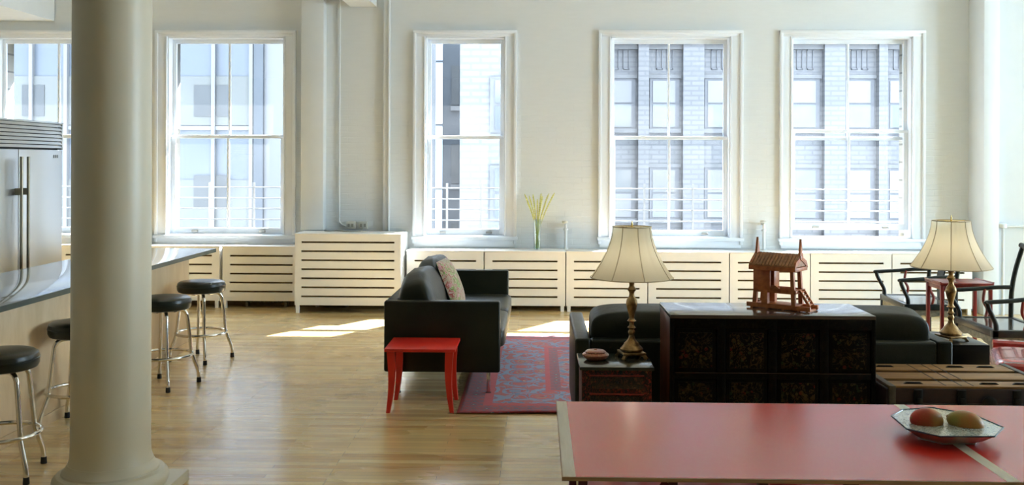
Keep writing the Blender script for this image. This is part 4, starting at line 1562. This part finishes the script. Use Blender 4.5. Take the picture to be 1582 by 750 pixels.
# ------------------------------------------------------------------ vase with stems
r = thing('glass_vase', 'clear glass cylinder vase on the window ledge', 'vase', (0.004, 11.56, 0.7065))
MB().lathe([(0.001, 0.006), (0.036, .006), (0.037, .012), (0.040, .355), (0.0435, .358), (0.0435, .0), (0.001, 0.0)], (0.004, 11.56, 0.7065), 32, False).build('body', vaseglass, r)
MB().lathe([(0.0355, .012), (0.0365, .10)], (0.004, 11.56, 0.7065), 32).build('water', vaseglass, r)
for i, (dx, dy, hz, bx_) in enumerate(((-.155, .02, .66, .02), (-.10, -.04, .64, .015), (-.055, .03, .655, -.01), (0.0, -.02, .60, .0), (.045, .03, .67, -.01), (.06, -.05, .64, -.015), (.135, .02, .665, -.02), (.205, -.01, .675, -.02), (-.125, .0, .57, .018), (.10, -.02, .55, -.01))):
    p0 = Vector((0.004 + bx_, 11.56 + dy * .2, 0.722))
    p1 = Vector((0.004 + dx, 11.56 + dy, 0.7065 + hz))
    pm = Vector((0.004 + dx * .12, 11.56 + dy * .4, 0.7065 + .36))
    path = bez(p0, p0 + (pm - p0) * .7, pm + (p1 - pm) * .35, p1, 14)
    labs = ['tall pale green flower stem leaning far left in the vase', 'pale green flower stem second from left in the vase', 'pale green flower stem left of centre in the vase', 'short pale green stem at the centre of the vase',
            'pale green flower stem right of centre in the vase', 'pale green flower stem right behind the centre of the vase', 'pale green flower stem leaning right in the vase', 'tallest pale green flower stem leaning far right in the vase',
            'shorter pale green stem leaning left in the vase', 'shorter pale green stem leaning right in the vase']
    s_ = thing('flower_stem', labs[i], 'flower', tuple(p0), 'dried flower stems in the vase')
    MB().tube(path, [0.0035] * 15, 6).build('stalk', stemm, s_)
    ctl = [path[7] * (1 - q / 40) + path[14] * (q / 40) if False else path[min(13, 7 + int(q * 7 / 41))].lerp(path[min(14, 8 + int(q * 7 / 41))], (q * 7 / 41) % 1) for q in range(41)]
    MB().tube(ctl, [0.004 + 0.0085 * (0.55 + 0.45 * math.sin(q * 1.9 + i)) * min(1, (41 - q) / 5) * (0.5 + q / 60) for q in range(41)], 9).build('flower_spike', budm, s_)


# ------------------------------------------------------------------ outside
def ext_block(name, label, x0, x1, y0, y1, z0, z1, mat):
    r = structure(thing(name, label, 'building', ((x0 + x1) / 2, y0, z0)))
    MB().box(x0, y0, z0, x1, y1, z1).build('wall', mat, r)
    return r


GZ = -14.0
structure(MB().box(-60, 12.3, GZ - .5, 60, 90, GZ).build('street_ground', ext_beige), 'street and yards below the windows', 'ground')
# cornice above our own windows
structure(MB().box(XL, YF + .43, 3.36, XR, 12.74, 3.60, .02).build('exterior_cornice', ext_stone), 'stone ledge above the windows outside', 'ledge')

# balcony railing outside
r = structure(thing('balcony_railing', 'pale iron railing with four bars outside the windows', 'railing', (0, 12.9, 0.6)))
for z in (1.395, 1.25, 1.11, 0.965):
    MB().tube([(-7.5, 12.9, z), (6.8, 12.9, z)], .009, 8).build('bar', railm, r)
for x in (-6.6, -5.95, -5.3, -4.385, -3.79, -1.20, -0.745, 1.42, 2.06, 2.75, 5.3, 6.2):
    MB().box(x - .013, 12.888, 0.55, x + .013, 12.912, 1.46).build('post', railm, r)
MB().box(-7.5, 12.17, 0.50, 6.8, 12.95, 0.56).build('deck', railm, r)

# glassy block seen through the left windows
Yg = 24.0
r = ext_block('office_building', 'blue-grey office block with white mullions behind the left windows', -22, -6.85, Yg, 40, GZ, 9.2, ext_glass)
k = Yg / 1500
for px in (-90, 40, 95, 327, 386):
    x = (px - 830) * k
    MB().box(x - .045, Yg - .12, GZ, x + .045, Yg, 9.2).build('mullion', ext_white, r)
MB().box((390 - 830) * k, Yg - .10, GZ, (405 - 830) * k, Yg, 9.2).build('pier', ext_dark, r)
for zz in (-3.55, -.25 + .3, 2.63):
    MB().box(-22, Yg - .04, zz, (390 - 830) * k, Yg + .01, zz + 1.22).build('spandrel', ext_beige, r)
    MB().box(-22, Yg - .07, zz - .12, (390 - 830) * k, Yg + .01, zz - .02).build('ledge', ext_white, r)
for zz in (.6, 2.85):
    for (a, b) in ((25, 35), (43, 60), (296, 324), (331, 352)):
        MB().box((a - 830) * k, Yg - .06, zz, (b - 830) * k, Yg - .035, zz + .78).build('window', ext_smudge, r)
# its white side, running away from us
r = ext_block('stucco_building', 'white stucco building running away behind the left window', -6.84, -6.3, 24.0, 60, GZ, 9.0, ext_white)
for zz in (-3.1, 0.35 - .5, 2.55):
    for yy in (25.6, 30, 34):
        w_ = MB().box(-6.31, yy, zz, -6.28, yy + 2.4, zz + 1.6).build('window', ext_frame, r)
        MB().box(-6.285, yy + .2, zz + .12, -6.27, yy + 2.2, zz + 1.48).build('pane', ext_win, w_)
        MB().box(-6.31, yy - .2, zz + 1.7, -6.2, yy + 2.6, zz + 1.78).build('lintel', ext_stone, r)
# slate tower in the gap and pale tower
k = 42 / 1500
r = ext_block('slate_building', 'narrow slate-grey tower seen through the narrow window', (683 - 830) * k, (716 - 830) * k, 42, 50, GZ, 13, ext_dark)
for zz in (-6, -2.6, .8, 4.2):
    MB().box((697 - 830) * k, 41.94, zz, (709 - 830) * k, 42.0, zz + 1.7).build('window', ext_smudge, r)
    MB().box((696 - 830) * k, 41.9, zz - .25, (710 - 830) * k, 42.0, zz - .05).build('ledge', ext_white, r)
r = ext_block('pale_building', 'pale panelled building far behind the narrow window', -16, -3.9, 61, 70, GZ, 16, simple('pale_panel', (0.55, 0.60, 0.64), .6, .04, .3))
for zz in (-8, -4, 0, 4, 8):
    MB().box(-16, 60.95, zz, -3.9, 61, zz + .12).build('joint', ext_dark, r)
# white brick house
k = 20 / 1500
r = ext_block('brick_building', 'white painted brick building behind the narrow window', (710 - 830) * k, 1.25, 20, 30, GZ, 7.5, ext_wbrick)
for (z0_, z1_) in ((.55, 1.67), (2.35, 3.50), (-1.5, -.35)):
    for (x0_, x1_) in (((757 - 830) * k, (783 - 830) * k), (.3, .75)):
        w_ = MB().box(x0_, 19.94, z0_, x1_, 20.0, z1_).build('window', ext_frame, r)
        MB().box(x0_ + .10, 19.92, z0_ + .06, x1_ - .05, 19.945, (z0_ + z1_) / 2 - .03).build('pane', ext_win, w_)
        MB().box(x0_ + .10, 19.92, (z0_ + z1_) / 2 + .03, x1_ - .05, 19.945, z1_ - .07).build('pane', ext_win, w_)
# long grey-blue brick facade with sash windows
Yr = 32.0
k = Yr / 1500
r = ext_block('apartment_building', 'grey-blue brick building with rows of windows behind the right windows', 2.0, 22, Yr, 46, GZ, 9.6, ext_gbrick)
wins = [(936, 981), (1003, 1048), (1087, 1132), (1160, 1200), (1217, 1262), (1300, 1345), (1364, 1409), (1440, 1485)]
piers = [(984, 1000), (1052, 1084), (1136, 1156), (1266, 1297), (1348, 1361), (1412, 1436)]
for a, b in piers:
    MB().box((a - 830) * k, Yr - .30, GZ, (b - 830) * k, Yr, 9.6).build('pilaster', ext_gbrick, r)
for row, (zb, zt) in enumerate(((2.85, 4.50), (-.10, 1.58), (-3.1, -1.5))):
    for a, b in wins:
        x0_, x1_ = (a - 830) * k, (b - 830) * k
        w_ = MB().box(x0_, Yr - .05, zb, x1_, Yr, zt).build('window', ext_frame, r)
        zm = (zb + zt) / 2
        bl = random.random() < .55
        MB().box(x0_ + .09, Yr - .08, zm + .03, x1_ - .14, Yr - .045, zt - .08).build('blind' if bl else 'pane', ext_shade if bl or row == 0 else ext_win, w_)
        MB().box(x0_ + .09, Yr - .08, zb + .05, x1_ - .14, Yr - .045, zm - .03).build('pane', ext_win if row != 1 else ext_shade if random.random() < .5 else ext_win, w_)
        MB().box(x0_ - .05, Yr - .16, zb - .14, x1_ + .05, Yr, zb).build('sill', ext_stone, r)
        MB().box(x0_ - .05, Yr - .10, zt, x1_ + .05, Yr, zt + .12).build('lintel', ext_stone, r)
        if row == 0:
            xm = (x0_ + x1_) / 2
            for dx in (-.27, .07):
                pn = MB()
                for (u0, v0, u1, v1) in ((0, 0, .2, .03), (0, .62, .2, .65), (0, 0, .025, .65), (.175, 0, .2, .65)):
                    pn.box(xm + dx + u0, Yr - .05, 4.80 + v0, xm + dx + u1, Yr, 4.80 + v1)
                pn.build('carved_panel', ext_frame, r)
MB().box(2.0, Yr - .16, 5.45, 22, Yr, 5.60).build('band_course', ext_stone, r)
MB().box(2.0, Yr - .40, 5.60, 22, Yr, 5.80).build('cornice', ext_white, r)
ext_block('tower_building', 'plain pale block closing the view far behind', -40, 40, 74, 80, GZ, 24, ext_white)
